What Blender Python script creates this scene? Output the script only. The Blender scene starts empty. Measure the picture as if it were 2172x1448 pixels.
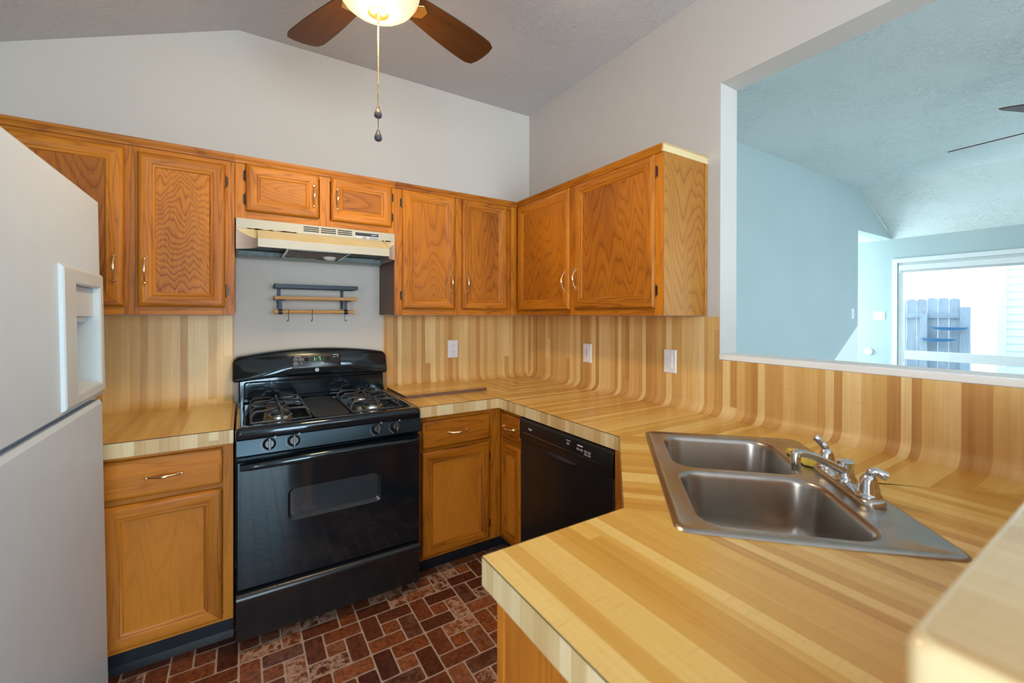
import bpy, bmesh, math, random
from mathutils import Vector, Matrix, geometry
random.seed(7)
R = math.radians
C = bpy.context.scene.collection
S = bpy.context.scene
FZ = 0.04                                   # floor level

# ------------------------------------------------------------------ camera
cam = bpy.data.cameras.new('camera'); co = bpy.data.objects.new('camera', cam); C.objects.link(co)
_yaw, _pit, _rol = 0.5642, -0.00314, 0.00178
_F = Vector((math.sin(_yaw)*math.cos(_pit), math.cos(_yaw)*math.cos(_pit), math.sin(_pit)))
_R = _F.cross(Vector((0, 0, 1))).normalized(); _U = _R.cross(_F)
_R2 = _R*math.cos(_rol)+_U*math.sin(_rol); _U2 = -_R*math.sin(_rol)+_U*math.cos(_rol)
M = Matrix((_R2, _U2, -_F)).transposed().to_4x4(); M.translation = Vector((-1.8339, -2.6587, 1.3658))
co.matrix_world = M
cam.sensor_width = 36; cam.sensor_fit = 'HORIZONTAL'
cam.lens = 905.03/2172*36; cam.shift_y = -52.48/2172
cam.clip_start = 0.02; cam.clip_end = 200
cam.dof.use_dof = True; cam.dof.focus_distance = 2.3; cam.dof.aperture_fstop = 3.2
S.camera = co
S.view_settings.view_transform = 'Standard'; S.view_settings.look = 'None'
S.view_settings.gamma = 1.0; S.view_settings.use_curve_mapping = False
S.view_settings.exposure = 0.15

# ------------------------------------------------------------------ world, sun, daylight
w = bpy.data.worlds.new('sky'); S.world = w; w.use_nodes = True
wn = w.node_tree.nodes; wl = w.node_tree.links
bg = wn['Background']
tc = wn.new('ShaderNodeTexCoord'); sx = wn.new('ShaderNodeSeparateXYZ'); cr = wn.new('ShaderNodeValToRGB')
cr.color_ramp.elements[0].position = 0.0; cr.color_ramp.elements[0].color = (0.93, 0.97, 1.0, 1)
cr.color_ramp.elements[1].position = 0.7; cr.color_ramp.elements[1].color = (0.45, 0.70, 1.0, 1)
wl.new(tc.outputs['Generated'], sx.inputs[0]); wl.new(sx.outputs['Z'], cr.inputs[0]); wl.new(cr.outputs[0], bg.inputs['Color'])
bg.inputs['Strength'].default_value = 3.2

def lamp(name, kind, loc, energy, color, rot=None, **kw):
    l = bpy.data.lights.new(name, kind); l.energy = energy; l.color = color
    for k, v in kw.items(): setattr(l, k, v)
    o = bpy.data.objects.new(name, l); o.location = loc
    if rot is not None: o.rotation_euler = rot
    C.objects.link(o); return o
def aim(d): return Vector(d).to_track_quat('-Z', 'Y').to_euler()
lamp('sun', 'SUN', (9, -6, 8), 6.0, (1.0, 0.96, 0.90), aim((-1, 0.45, -0.60)), angle=R(0.6))
# daylight lamps for two unseen openings, added to give the light a source
lamp('added_daylight_living', 'AREA', (6.35, -4.2, 1.35), 76, (0.50, 0.86, 1.0), aim((-1, 0.12, -0.05)), shape='RECTANGLE', size=2.6, size_y=2.3)
lamp('unseen_patio_daylight', 'AREA', (-1.15, -6.40, 1.15), 165, (0.64, 0.86, 1.0), aim((0.05, 1, 0)), shape='RECTANGLE', size=2.1, size_y=2.1)

lamp('added_daylight_left', 'AREA', (-3.35, -3.9, 1.5), 62, (0.86, 0.95, 1.0), aim((1, .22, -0.04)), shape='RECTANGLE', size=1.7, size_y=1.3)  # added light in the left wall, brightens the right wall and sink side
lamp('added_daylight_hall', 'AREA', (5.4, 1.42, 1.3), 75, (0.74, 0.94, 1.0), aim((0, -1, 0)), shape='RECTANGLE', size=.9, size_y=1.9)  # added light beyond the hallway end, brightens the hallway

# ------------------------------------------------------------------ materials
def nodes(name):
    m = bpy.data.materials.new(name); m.use_nodes = True
    nt = m.node_tree; return m, nt, nt.nodes['Principled BSDF']
def N(nt, t, **kw):
    n = nt.nodes.new(t)
    for k, v in kw.items(): setattr(n, k, v)
    return n
def math_(nt, op, a, b=None):
    n = N(nt, 'ShaderNodeMath', operation=op)
    for i, x in enumerate((a, b)):
        if x is None: continue
        if isinstance(x, (int, float)): n.inputs[i].default_value = x
        else: nt.links.new(x, n.inputs[i])
    return n.outputs[0]
def ramp(nt, fac, stops):
    n = N(nt, 'ShaderNodeValToRGB'); e = n.color_ramp.elements
    while len(e) > 1: e.remove(e[-1])
    e[0].position = stops[0][0]; e[0].color = (*stops[0][1], 1)
    for p, c in stops[1:]:
        x = e.new(p); x.color = (*c, 1)
    nt.links.new(fac, n.inputs[0]); return n.outputs[0]
def mixc(nt, fac, a, b, mode='MIX'):
    n = N(nt, 'ShaderNodeMix', data_type='RGBA', blend_type=mode)
    for i, x in ((0, fac), (6, a), (7, b)):
        if isinstance(x, (int, float)): n.inputs[i].default_value = x
        elif isinstance(x, tuple): n.inputs[i].default_value = (*x, 1)
        else: nt.links.new(x, n.inputs[i])
    return n.outputs[2]
def noise(nt, vec, scale=1.0, detail=2.0, rough=0.5, dim='3D', dist=0.0):
    n = N(nt, 'ShaderNodeTexNoise', noise_dimensions=dim)
    n.inputs['Scale'].default_value = scale; n.inputs['Detail'].default_value = detail
    n.inputs['Roughness'].default_value = rough; n.inputs['Distortion'].default_value = dist
    if vec is not None: nt.links.new(vec, n.inputs['Vector'])
    return n
def comb(nt, x, y, z=0.0):
    n = N(nt, 'ShaderNodeCombineXYZ')
    for i, v in enumerate((x, y, z)):
        if isinstance(v, (int, float)): n.inputs[i].default_value = v
        else: nt.links.new(v, n.inputs[i])
    return n.outputs[0]
def bump(nt, b, h, strength, dist):
    n = N(nt, 'ShaderNodeBump'); n.inputs['Strength'].default_value = strength; n.inputs['Distance'].default_value = dist
    nt.links.new(h, n.inputs['Height']); nt.links.new(n.outputs[0], b.inputs['Normal'])
def uvs(nt):
    t = N(nt, 'ShaderNodeUVMap'); s = N(nt, 'ShaderNodeSeparateXYZ'); nt.links.new(t.outputs[0], s.inputs[0])
    return s.outputs[0], s.outputs[1]

def plain(name, col, rough=0.5, metal=0.0, var=0.06, scale=12.0, coat=0.0, bmp=0.0, bscale=200.0):
    m, nt, b = nodes(name)
    t = N(nt, 'ShaderNodeTexCoord'); n = noise(nt, t.outputs['Object'], scale, 3)
    lo = tuple(c*(1-var) for c in col); hi = tuple(min(1, c*(1+var)) for c in col)
    nt.links.new(ramp(nt, n.outputs[0], [(0.3, lo), (0.7, hi)]), b.inputs['Base Color'])
    b.inputs['Roughness'].default_value = rough; b.inputs['Metallic'].default_value = metal
    b.inputs['Coat Weight'].default_value = coat
    if bmp:
        n2 = noise(nt, t.outputs['Object'], bscale, 2); bump(nt, b, n2.outputs[0], bmp, 0.002)
    return m

def oak(name, light, dark, su=9.0, sv=1.1, rings=9.0, rough=0.45, ringamt=0.5, relief=0.15, coat=0.04, kv=0.0):
    m, nt, b = nodes(name); u, v = uvs(nt)
    v1 = comb(nt, math_(nt, 'MULTIPLY', u, su), math_(nt, 'MULTIPLY', v, sv))
    n1 = noise(nt, v1, 1.0, 1.2, 0.45)
    fr = math_(nt, 'FRACT', math_(nt, 'ADD', math_(nt, 'MULTIPLY', n1.outputs[0], rings), math_(nt, 'MULTIPLY', v, kv)))
    ring = ramp(nt, fr, [(0.0, (1, 1, 1)), (0.16, (0.35,)*3), (0.55, (0,)*3), (0.90, (0.25,)*3), (1.0, (1, 1, 1))])
    v2 = comb(nt, math_(nt, 'MULTIPLY', u, 330.0), math_(nt, 'MULTIPLY', v, 9.0))
    n2 = noise(nt, v2, 1.0, 3, 0.6)
    pores = ramp(nt, n2.outputs[0], [(0.42, (0,)*3), (0.72, (1,)*3)])
    v3 = comb(nt, math_(nt, 'MULTIPLY', u, 3.1), math_(nt, 'MULTIPLY', v, 0.8))
    n3 = noise(nt, v3, 1.0, 2)
    f = math_(nt, 'ADD', math_(nt, 'MULTIPLY', ring, ringamt), math_(nt, 'MULTIPLY', pores, 0.30))
    f = math_(nt, 'ADD', f, math_(nt, 'MULTIPLY', math_(nt, 'SUBTRACT', n3.outputs[0], 0.5), 1.7))
    f = math_(nt, 'ADD', f, 0.17)
    c = mixc(nt, f, light, dark)
    nt.nodes[-1].clamp_factor = True
    nt.links.new(c, b.inputs['Base Color'])
    b.inputs['Roughness'].default_value = rough; b.inputs['Coat Weight'].default_value = coat
    b.inputs['Coat Roughness'].default_value = 0.25; b.inputs['Specular IOR Level'].default_value = 0.28
    h = math_(nt, 'ADD', math_(nt, 'MULTIPLY', ring, -0.6), math_(nt, 'MULTIPLY', pores, -0.4))
    bump(nt, b, h, relief, 0.002)
    return m

def butcher(name, stops, rough=0.3, coat=0.3, fleck=0.16):
    """edge-glued maple strips: u runs across the strips, v along them"""
    m, nt, b = nodes(name); u, v = uvs(nt)
    wob = noise(nt, comb(nt, math_(nt, 'MULTIPLY', u, 30.0), math_(nt, 'MULTIPLY', v, 3.0)), 1.0, 2)
    vor = N(nt, 'ShaderNodeTexVoronoi', voronoi_dimensions='1D', feature='F1')
    vor.inputs['Scale'].default_value = 33.0; vor.inputs['Randomness'].default_value = 0.85
    nt.links.new(u, vor.inputs['W'])
    sp = N(nt, 'ShaderNodeSeparateColor'); nt.links.new(vor.outputs['Color'], sp.inputs[0])
    # every strip is made of staves about 0.7 m long with a start of their own
    vv = math_(nt, 'ADD', math_(nt, 'MULTIPLY', v, 0.38), math_(nt, 'MULTIPLY', sp.outputs[1], 40.0))
    st = math_(nt, 'FLOOR', vv)
    wn_ = N(nt, 'ShaderNodeTexWhiteNoise', noise_dimensions='2D')
    nt.links.new(comb(nt, st, math_(nt, 'MULTIPLY', sp.outputs[0], 97.0)), wn_.inputs['Vector'])
    g = noise(nt, comb(nt, math_(nt, 'MULTIPLY', u, 150.0), math_(nt, 'MULTIPLY', v, 3.5), math_(nt, 'MULTIPLY', sp.outputs[0], 50.0)), 1.0, 3)
    g2 = noise(nt, comb(nt, math_(nt, 'MULTIPLY', u, 22.0), math_(nt, 'MULTIPLY', v, 120.0)), 1.0, 2)
    fl = ramp(nt, g2.outputs[0], [(0.56, (0,)*3), (0.74, (1,)*3)])
    val = math_(nt, 'ADD', math_(nt, 'MULTIPLY', wn_.outputs[0], 0.70), math_(nt, 'MULTIPLY', math_(nt, 'SUBTRACT', g.outputs[0], 0.5), 0.35))
    val = math_(nt, 'ADD', val, math_(nt, 'MULTIPLY', math_(nt, 'SUBTRACT', wob.outputs[0], 0.5), 0.25))
    val = math_(nt, 'ADD', val, 0.15)
    c = ramp(nt, val, stops)
    c = mixc(nt, math_(nt, 'MULTIPLY', fl, fleck), c, (0.40, 0.20, 0.06))
    nt.links.new(c, b.inputs['Base Color'])
    b.inputs['Roughness'].default_value = rough; b.inputs['Coat Weight'].default_value = coat
    b.inputs['Coat Roughness'].default_value = 0.2
    bump(nt, b, g.outputs[0], 0.04, 0.001)
    return m

def plaster(name, col, tex=0.0, scale=9.0, rough=0.75, var=0.03):
    """painted wall (fine orange peel) or, with tex, a stomped knock-down ceiling"""
    m, nt, b = nodes(name)
    t = N(nt, 'ShaderNodeTexCoord')
    n = noise(nt, t.outputs['Object'], 1.3, 3)
    lo = tuple(c*(1-var) for c in col); hi = tuple(min(1, c*(1+var)) for c in col)
    nt.links.new(ramp(nt, n.outputs[0], [(0.3, lo), (0.7, hi)]), b.inputs['Base Color'])
    b.inputs['Roughness'].default_value = rough
    fine = noise(nt, t.outputs['Object'], 240.0, 2)
    h = math_(nt, 'MULTIPLY', fine.outputs[0], 0.25)
    st, ds = 0.12, 0.002
    if tex:
        a = noise(nt, t.outputs['Object'], scale, 5, 0.62, dist=1.6)
        big = noise(nt, t.outputs['Object'], 2.3, 2)
        ridge = ramp(nt, a.outputs[0], [(0.475, (0,)*3), (0.50, (1,)*3), (0.525, (0,)*3)])
        gate = ramp(nt, big.outputs[0], [(0.42, (.10,)*3), (0.62, (1,)*3)])
        blobs = noise(nt, t.outputs['Object'], scale*5, 3, 0.6)
        blob = ramp(nt, blobs.outputs[0], [(0.50, (0,)*3), (0.62, (1,)*3)])
        h = math_(nt, 'ADD', math_(nt, 'MULTIPLY', math_(nt, 'MULTIPLY', ridge, gate), 1.0),
                  math_(nt, 'ADD', math_(nt, 'MULTIPLY', blob, 0.22), h))
        st, ds = tex, 0.012
    bump(nt, b, h, st, ds)
    return m

def emit(name, col, strength):
    m, nt, b = nodes(name)
    t = N(nt, 'ShaderNodeTexCoord'); n = noise(nt, t.outputs['Object'], 6.0, 1)
    nt.links.new(ramp(nt, n.outputs[0], [(0.2, tuple(c*0.96 for c in col)), (0.8, col)]), b.inputs['Emission Color'])
    b.inputs['Emission Strength'].default_value = strength
    b.inputs['Base Color'].default_value = (0.30, 0.29, 0.25, 1); b.inputs['Roughness'].default_value = 0.3
    return m

OAKL, OAKD = (0.60, 0.190, 0.010), (0.22, 0.056, 0.003)
MT = dict(
    oak=oak('oak', OAKL, OAKD),
    oak_frame=oak('oak_frame', (0.53, 0.182, 0.011), (0.195, 0.052, 0.003), su=26, sv=1.5, rings=6, ringamt=0.5, kv=1.5),
    oak_panel=oak('oak_panel', (0.47, 0.158, 0.010), (0.165, 0.042, 0.003), su=9.0, sv=1.2, rings=11, ringamt=0.42, relief=0.10, kv=9.0),
    oak_wavy=oak('oak_wavy', (0.56, 0.200, 0.017), (0.19, 0.050, 0.004), su=19.0, sv=4.0, rings=7.5, ringamt=0.55, relief=0.5, kv=34.0),
    oak_base=oak('oak_base', (0.62, 0.215, 0.020), (0.27, 0.078, 0.006), su=24, sv=1.4, rings=5, ringamt=0.35, kv=1.0),
    oak_base_panel=oak('oak_base_panel', (0.60, 0.215, 0.019), (0.32, 0.100, 0.008), su=8, sv=1.3, rings=10, ringamt=0.22, relief=0.06, kv=8.0),
    oak_pale=oak('oak_pale', (0.46, 0.195, 0.032), (0.27, 0.092, 0.011), su=8.0, sv=1.1, rings=11, ringamt=0.6, relief=0.08, coat=0.02, kv=11.0),
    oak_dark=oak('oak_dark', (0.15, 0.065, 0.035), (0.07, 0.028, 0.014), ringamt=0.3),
    butcher=butcher('butcher_block', [(0.0, (0.52, 0.245, 0.038)), (0.25, (0.64, 0.355, 0.072)), (0.6, (0.755, 0.485, 0.125)), (1.0, (0.87, 0.66, 0.255))]),
    butcher_wall=butcher('butcher_block_wall', [(0.0, (0.42, 0.185, 0.045)), (0.25, (0.56, 0.305, 0.090)), (0.6, (0.70, 0.44, 0.155)), (1.0, (0.88, 0.69, 0.36))], rough=0.42, coat=0.05),
    butcher_pale=butcher('butcher_block_edge', [(0.0, (0.48, 0.29, 0.12)), (0.4, (0.63, 0.45, 0.21)), (1.0, (0.82, 0.70, 0.43))], rough=0.4, coat=0.1, fleck=0.08),
    butcher_bar=butcher('butcher_block_bar', [(0.0, (0.52, 0.32, 0.13)), (0.4, (0.68, 0.48, 0.22)), (1.0, (0.85, 0.70, 0.42))], rough=0.24, coat=0.6, fleck=0.08),
    wall=plaster('wall_paint', (0.585, 0.55, 0.505)),
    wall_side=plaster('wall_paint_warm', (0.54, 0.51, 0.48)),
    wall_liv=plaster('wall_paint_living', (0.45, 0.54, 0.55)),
    ceil=plaster('ceiling_texture', (0.585, 0.58, 0.59), tex=0.5, scale=17.0),
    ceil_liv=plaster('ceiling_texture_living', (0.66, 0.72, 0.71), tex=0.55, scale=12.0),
    white=plain('white_paint', (0.80, 0.82, 0.82), 0.45, var=0.02),
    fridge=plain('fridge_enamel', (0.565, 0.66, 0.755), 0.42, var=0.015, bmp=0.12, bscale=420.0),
    fridge_trim=plain('fridge_trim', (0.52, 0.57, 0.59), 0.35, var=0.02),
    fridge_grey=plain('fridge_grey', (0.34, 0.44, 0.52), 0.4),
    grey_print=plain('grey_print', (0.42, 0.36, 0.36), 0.5),
    black=plain('black_enamel', (0.007, 0.010, 0.014), 0.11, var=0.15, coat=0.5),
    black_panel=plain('black_panel', (0.012, 0.013, 0.015), 0.26, var=0.15),
    black_matte=plain('black_matte', (0.018, 0.018, 0.020), 0.55, var=0.2, bmp=0.2, bscale=300.0),
    black_grate=plain('cast_iron', (0.040, 0.043, 0.050), 0.32, var=0.2, bmp=0.2, bscale=150.0),
    black_dw=plain('dishwasher_black', (0.012, 0.011, 0.011), 0.28, var=0.2),
    glass_dark=plain('oven_glass', (0.035, 0.042, 0.048), 0.06, var=0.1, coat=1.0),
    print_=plain('panel_print', (0.55, 0.56, 0.58), 0.5),
    print_dim=plain('panel_print_dim', (0.22, 0.24, 0.27), 0.5),
    green=emit('clock_digits', (0.25, 0.9, 0.25), 0.9),
    green_dim=plain('clock_window', (0.010, 0.030, 0.012), 0.2),
    steel=plain('stainless_steel', (0.44, 0.41, 0.375), 0.28, 1.0, var=0.05, scale=30),
    chrome=plain('chrome', (0.68, 0.70, 0.73), 0.12, 1.0, var=0.03),
    nickel=plain('brushed_nickel', (0.60, 0.58, 0.55), 0.25, 1.0, var=0.05),
    brass=plain('pale_brass', (0.92, 0.78, 0.54), 0.27, 1.0, var=0.06),
    hinge=plain('bronze_hinge', (0.045, 0.030, 0.022), 0.4, 0.6),
    cream=plain('cream_enamel', (0.41, 0.395, 0.32), 0.35, var=0.03),
    hood_in=plain('hood_underside', (0.34, 0.42, 0.42), 0.5, var=0.2, scale=40),
    hood_side=plain('hood_side', (0.46, 0.38, 0.33), 0.45, var=0.05),  # pink cast from how the sides face the light, put into the colour
    filter=plain('filter_mesh', (0.16, 0.125, 0.09), 0.45, 0.5, var=0.5, scale=160, bmp=0.8, bscale=500.0),
    shelf_metal=plain('dark_metal', (0.020, 0.028, 0.040), 0.45, 0.3),
    shelf_wood=oak('shelf_wood', (0.62, 0.33, 0.11), (0.36, 0.16, 0.045), ringamt=0.3, coat=0.0, rough=0.5),
    plastic=plain('white_plastic', (0.80, 0.81, 0.84), 0.35, var=0.015),
    plastic_dk=plain('slot_dark', (0.10, 0.10, 0.11), 0.5),
    toe=plain('toe_kick_vinyl', (0.010, 0.016, 0.022), 0.32, var=0.3),
    blade=oak('fan_blade', (0.105, 0.042, 0.014), (0.045, 0.018, 0.007), su=12, sv=1.0, rings=5, ringamt=0.3, rough=0.4),
    fan_metal=plain('fan_bronze', (0.30, 0.19, 0.10), 0.3, 0.8),
    fan_gold=plain('fan_brass', (0.80, 0.55, 0.20), 0.25, 0.9),
    bowl=emit('lamp_glass', (1.0, 0.82, 0.46), 0.72),
    chain=plain('chain_bronze', (0.20, 0.13, 0.07), 0.35, 0.8),
    pendant=plain('pull_dark', (0.045, 0.045, 0.055), 0.45),
    sponge=plain('sponge_yellow', (0.72, 0.58, 0.09), 0.9, var=0.2, scale=60, bmp=1.0, bscale=160.0),
    sponge_g=plain('sponge_green', (0.10, 0.13, 0.07), 0.9, var=0.2),
    board=oak('board_top', (0.62, 0.30, 0.075), (0.42, 0.18, 0.04), ringamt=0.15, coat=0.2),
    board_edge=plain('board_edge', (0.16, 0.085, 0.055), 0.6, var=0.15, scale=60),
    dark_gap=plain('dark_gap', (0.01, 0.008, 0.006), 0.9),
    rust=plain('rust', (0.24, 0.12, 0.04), 0.8, var=0.3, scale=70),
    lamplit=None, tile=None, grout=plain('grout', (0.52, 0.38, 0.29), 0.7, var=0.15, scale=30),
    fence=oak('fence_wood', (0.46, 0.50, 0.54), (0.28, 0.31, 0.34), ringamt=0.4, rough=0.8, coat=0),
    siding=plain('siding', (0.82, 0.85, 0.88), 0.6, var=0.02),
    ground=plain('concrete', (0.60, 0.60, 0.58), 0.9, var=0.1, scale=3),
    trough=plain('planter_blue', (0.03, 0.16, 0.33), 0.4),
    floor2=plain('living_floor', (0.45, 0.40, 0.35), 0.6, var=0.1, scale=5),
)
MT['range_panel'] = plain('range_panel', (0.007, 0.010, 0.014), 0.21, var=0.15)
for k_ in ('black', 'glass_dark', 'range_panel'):
    MT[k_].node_tree.nodes['Principled BSDF'].inputs['Specular Tint'].default_value = (0.62, 0.86, 1.0, 1)  # blue of the reflected daylight is put into the specular tint
MT['range_panel'].node_tree.nodes['Principled BSDF'].inputs['Specular IOR Level'].default_value = 0.32
def _cream_lamplit():
    m, nt, b = nodes('cream_lamplit')
    t = N(nt, 'ShaderNodeTexCoord'); n = noise(nt, t.outputs['Object'], 7, 5, 0.7)
    mp = N(nt, 'ShaderNodeMapping'); mp.inputs['Scale'].default_value = (3, 14, 14); nt.links.new(t.outputs['Object'], mp.inputs[0])
    n2 = noise(nt, mp.outputs[0], 3, 5, 0.75)
    c = ramp(nt, n.outputs[0], [(0.3, (0.55, 0.46, 0.24)), (0.7, (0.62, 0.55, 0.35))])  # warm lamp light on the slope, painted in as yellow base tone
    f = ramp(nt, n2.outputs[0], [(0.62, (0,)*3), (0.70, (1,)*3)])
    nt.links.new(mixc(nt, f, c, (0.42, 0.24, 0.08)), b.inputs['Base Color']); b.inputs['Roughness'].default_value = 0.45
    return m
MT['lamplit'] = _cream_lamplit()
def _tile():
    m, nt, b = nodes('brick_vinyl')
    at = N(nt, 'ShaderNodeAttribute', attribute_name='brick', attribute_type='GEOMETRY')
    sp = N(nt, 'ShaderNodeSeparateColor'); nt.links.new(at.outputs['Color'], sp.inputs[0])
    t = N(nt, 'ShaderNodeTexCoord')
    base = ramp(nt, sp.outputs[0], [(0.0, (0.11, 0.032, 0.017)), (0.35, (0.175, 0.050, 0.023)), (0.7, (0.28, 0.078, 0.027)), (1.0, (0.35, 0.105, 0.034))])
    add = N(nt, 'ShaderNodeVectorMath', operation='ADD'); nt.links.new(t.outputs['Object'], add.inputs[0]); nt.links.new(at.outputs['Color'], add.inputs[1])
    n = noise(nt, add.outputs[0], 26, 6, 0.72)
    n2 = noise(nt, add.outputs[0], 60, 4, 0.7)
    dark = ramp(nt, n2.outputs[0], [(0.35, (0.45,)*3), (0.62, (1.15,)*3)])
    c = mixc(nt, 1.0, base, dark, 'MULTIPLY')
    pale = math_(nt, 'MULTIPLY', ramp(nt, n.outputs[0], [(0.44, (0,)*3), (0.56, (1,)*3)]), sp.outputs[1])
    c = mixc(nt, math_(nt, 'MULTIPLY', pale, 0.85), c, (0.60, 0.38, 0.26))
    nt.links.new(c, b.inputs['Base Color']); b.inputs['Roughness'].default_value = 0.32
    bump(nt, b, n.outputs[0], 0.08, 0.001)
    return m
MT['tile'] = _tile()
def _pane():
    m, nt, b = nodes('window_glass')
    out = nt.nodes['Material Output']; nt.nodes.remove(b)
    tr = N(nt, 'ShaderNodeBsdfTransparent'); gl = N(nt, 'ShaderNodeBsdfGlossy'); mx = N(nt, 'ShaderNodeMixShader')
    gl.inputs['Roughness'].default_value = 0.02; tr.inputs[0].default_value = (0.93, 0.97, 0.98, 1); mx.inputs[0].default_value = 0.05
    nt.links.new(tr.outputs[0], mx.inputs[1]); nt.links.new(gl.outputs[0], mx.inputs[2]); nt.links.new(mx.outputs[0], out.inputs[0])
    return m
MT['pane'] = _pane()

# ------------------------------------------------------------------ mesh builder
class MB:
    """collects faces (with grain-aligned UVs) and links them as ONE mesh object"""
    def __init__(self, T=None): self.F = []; self.T = T or Matrix.Identity(4); self.mi = 0; self.col = None
    def face(self, pts, uv=None, m=None, col=None):
        P = [self.T @ Vector(p) for p in pts]
        self.F.append((P, uv or [(p[0], p[1]) for p in pts], self.mi if m is None else m, col))
    def box(self, x0, x1, y0, y1, z0, z1, g='z', skip='', m=None):
        ou, ov = random.random()*9, random.random()*9
        lo = (x0, y0, z0); hi = (x1, y1, z1); gi = 'xyz'.index(g)
        for ax in range(3):
            for s in (0, 1):
                if ('-+'[s]+'xyz'[ax]) in skip.split(): continue
                a, b = [(1, 2), (2, 0), (0, 1)][ax]
                q = [(0, 0), (1, 0), (1, 1), (0, 1)]
                if not s: q = q[::-1]
                pts = []; uv = []
                for i, j in q:
                    p = [0, 0, 0]; p[ax] = hi[ax] if s else lo[ax]
                    p[a] = hi[a] if i else lo[a]; p[b] = hi[b] if j else lo[b]
                    pts.append(p)
                    if gi == ax: uv.append((p[a]+ou, p[b]*0.3+ov))
                    else:
                        o = a if b == gi else b
                        uv.append((p[o]+ou, p[gi]+ov))
                self.face(pts, uv, m)
    def prism(self, poly, ax, a, b, m=None):
        """polygon in the two other axes (cyclic order), extruded along axis ax from a to b"""
        i, j = [(1, 2), (2, 0), (0, 1)][ax]
        area = sum(p[0]*q[1]-q[0]*p[1] for p, q in zip(poly, poly[1:]+poly[:1]))
        if area < 0: poly = poly[::-1]
        def P(q, t):
            p = [0, 0, 0]; p[ax] = t; p[i], p[j] = q; return p
        self.face([P(q, b) for q in poly], [q for q in poly], m)
        self.face([P(q, a) for q in poly[::-1]], [q for q in poly[::-1]], m)
        n = len(poly)
        for k in range(n):
            q, r = poly[k], poly[(k+1) % n]
            L = math.dist(q, r)
            self.face([P(q, a), P(r, a), P(r, b), P(q, b)], [(0, a), (L, a), (L, b), (0, b)], m)
    def loft(self, rings, closed=True, cap0=False, cap1=False, m=None):
        for k in range(len(rings)-1):
            A, B = rings[k], rings[k+1]; n = len(A)
            for i in range(n if closed else n-1):
                j = (i+1) % n
                self.face([A[i], A[j], B[j], B[i]], [(i*.01, k*.01), (i*.01+.01, k*.01), (i*.01+.01, k*.01+.01), (i*.01, k*.01+.01)], m)
        if cap0: self.face(rings[0][::-1], None, m)
        if cap1: self.face(rings[-1], None, m)
    def tube(self, path, rad, n=10, caps=True, m=None):
        path = [Vector(p) for p in path]
        if isinstance(rad, (int, float)): rad = [rad]*len(path)
        rings = []; up = None; s = 0
        for k, p in enumerate(path):
            t = (path[min(k+1, len(path)-1)]-path[max(k-1, 0)]).normalized()
            if up is None:
                up = Vector((0, 0, 1)) if abs(t.z) < 0.9 else Vector((1, 0, 0))
            u = (up-t*up.dot(t)).normalized(); v = t.cross(u); up = u
            rings.append([p+u*math.cos(a)*rad[k]+v*math.sin(a)*rad[k] for a in [2*math.pi*i/n for i in range(n)]])
        ou, ov = random.random()*5, random.random()*5; L = 0
        for k in range(len(rings)-1):
            d = (path[k+1]-path[k]).length
            for i in range(n):
                j = (i+1) % n; w0 = 2*math.pi*rad[k]/n
                self.face([rings[k][i], rings[k][j], rings[k+1][j], rings[k+1][i]],
                          [(i*w0+ou, L+ov), ((i+1)*w0+ou, L+ov), ((i+1)*w0+ou, L+d+ov), (i*w0+ou, L+d+ov)], m)
            L += d
        if caps:
            self.face(rings[0][::-1], None, m); self.face(rings[-1], None, m)
    def lathe(self, prof, c=(0, 0, 0), n=24, cap0=True, cap1=True, m=None):
        rings = [[(c[0]+r*math.cos(2*math.pi*i/n), c[1]+r*math.sin(2*math.pi*i/n), c[2]+z) for i in range(n)] for r, z in prof]
        if prof[0][1] > prof[-1][1]: rings = rings[::-1]
        self.loft(rings, True, cap0, cap1, m)
    def build(self, name, mats, parent=None, bev=0.0, seg=2, smooth=35, origin=None, merge=True, local=False):
        if not isinstance(mats, (list, tuple)): mats = [mats]
        base = Vector((0, 0, 0))
        if parent is not None:
            q = parent
            while q is not None: base += Vector(q.location); q = q.parent
            if local: base = Vector((0, 0, 0))
        elif origin is not None: base = Vector(origin)
        else:
            xs = [p for f in self.F for p in f[0]]
            base = Vector(((min(p.x for p in xs)+max(p.x for p in xs))/2, (min(p.y for p in xs)+max(p.y for p in xs))/2, min(p.z for p in xs)))
        bm = bmesh.new(); ul = bm.loops.layers.uv.new('UVMap'); cl = None
        if any(f[3] for f in self.F): cl = bm.loops.layers.float_color.new('brick')
        for P, uv, mi, col in self.F:
            try: f = bm.faces.new([bm.verts.new(p-base) for p in P])
            except ValueError: continue
            f.material_index = mi
            for l, c in zip(f.loops, uv):
                l[ul].uv = c
                if cl is not None: l[cl] = col or (0, 0, 0, 1)
        if merge:
            bmesh.ops.remove_doubles(bm, verts=bm.verts, dist=2e-5)
            bmesh.ops.recalc_face_normals(bm, faces=bm.faces)
        me = bpy.data.meshes.new(name); bm.to_mesh(me); bm.free()
        for m in mats: me.materials.append(m)
        o = bpy.data.objects.new(name, me); C.objects.link(o)
        if parent is not None: o.parent = parent
        else: o.location = base
        if smooth:
            me.shade_smooth() if hasattr(me, 'shade_smooth') else None
            try: me.set_sharp_from_angle(angle=R(smooth))
            except Exception: pass
        if bev:
            bv = o.modifiers.new('edge', 'BEVEL'); bv.width = bev; bv.segments = seg; bv.limit_method = 'ANGLE'; bv.angle_limit = R(40)
            bv.harden_normals = False
        return o

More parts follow.
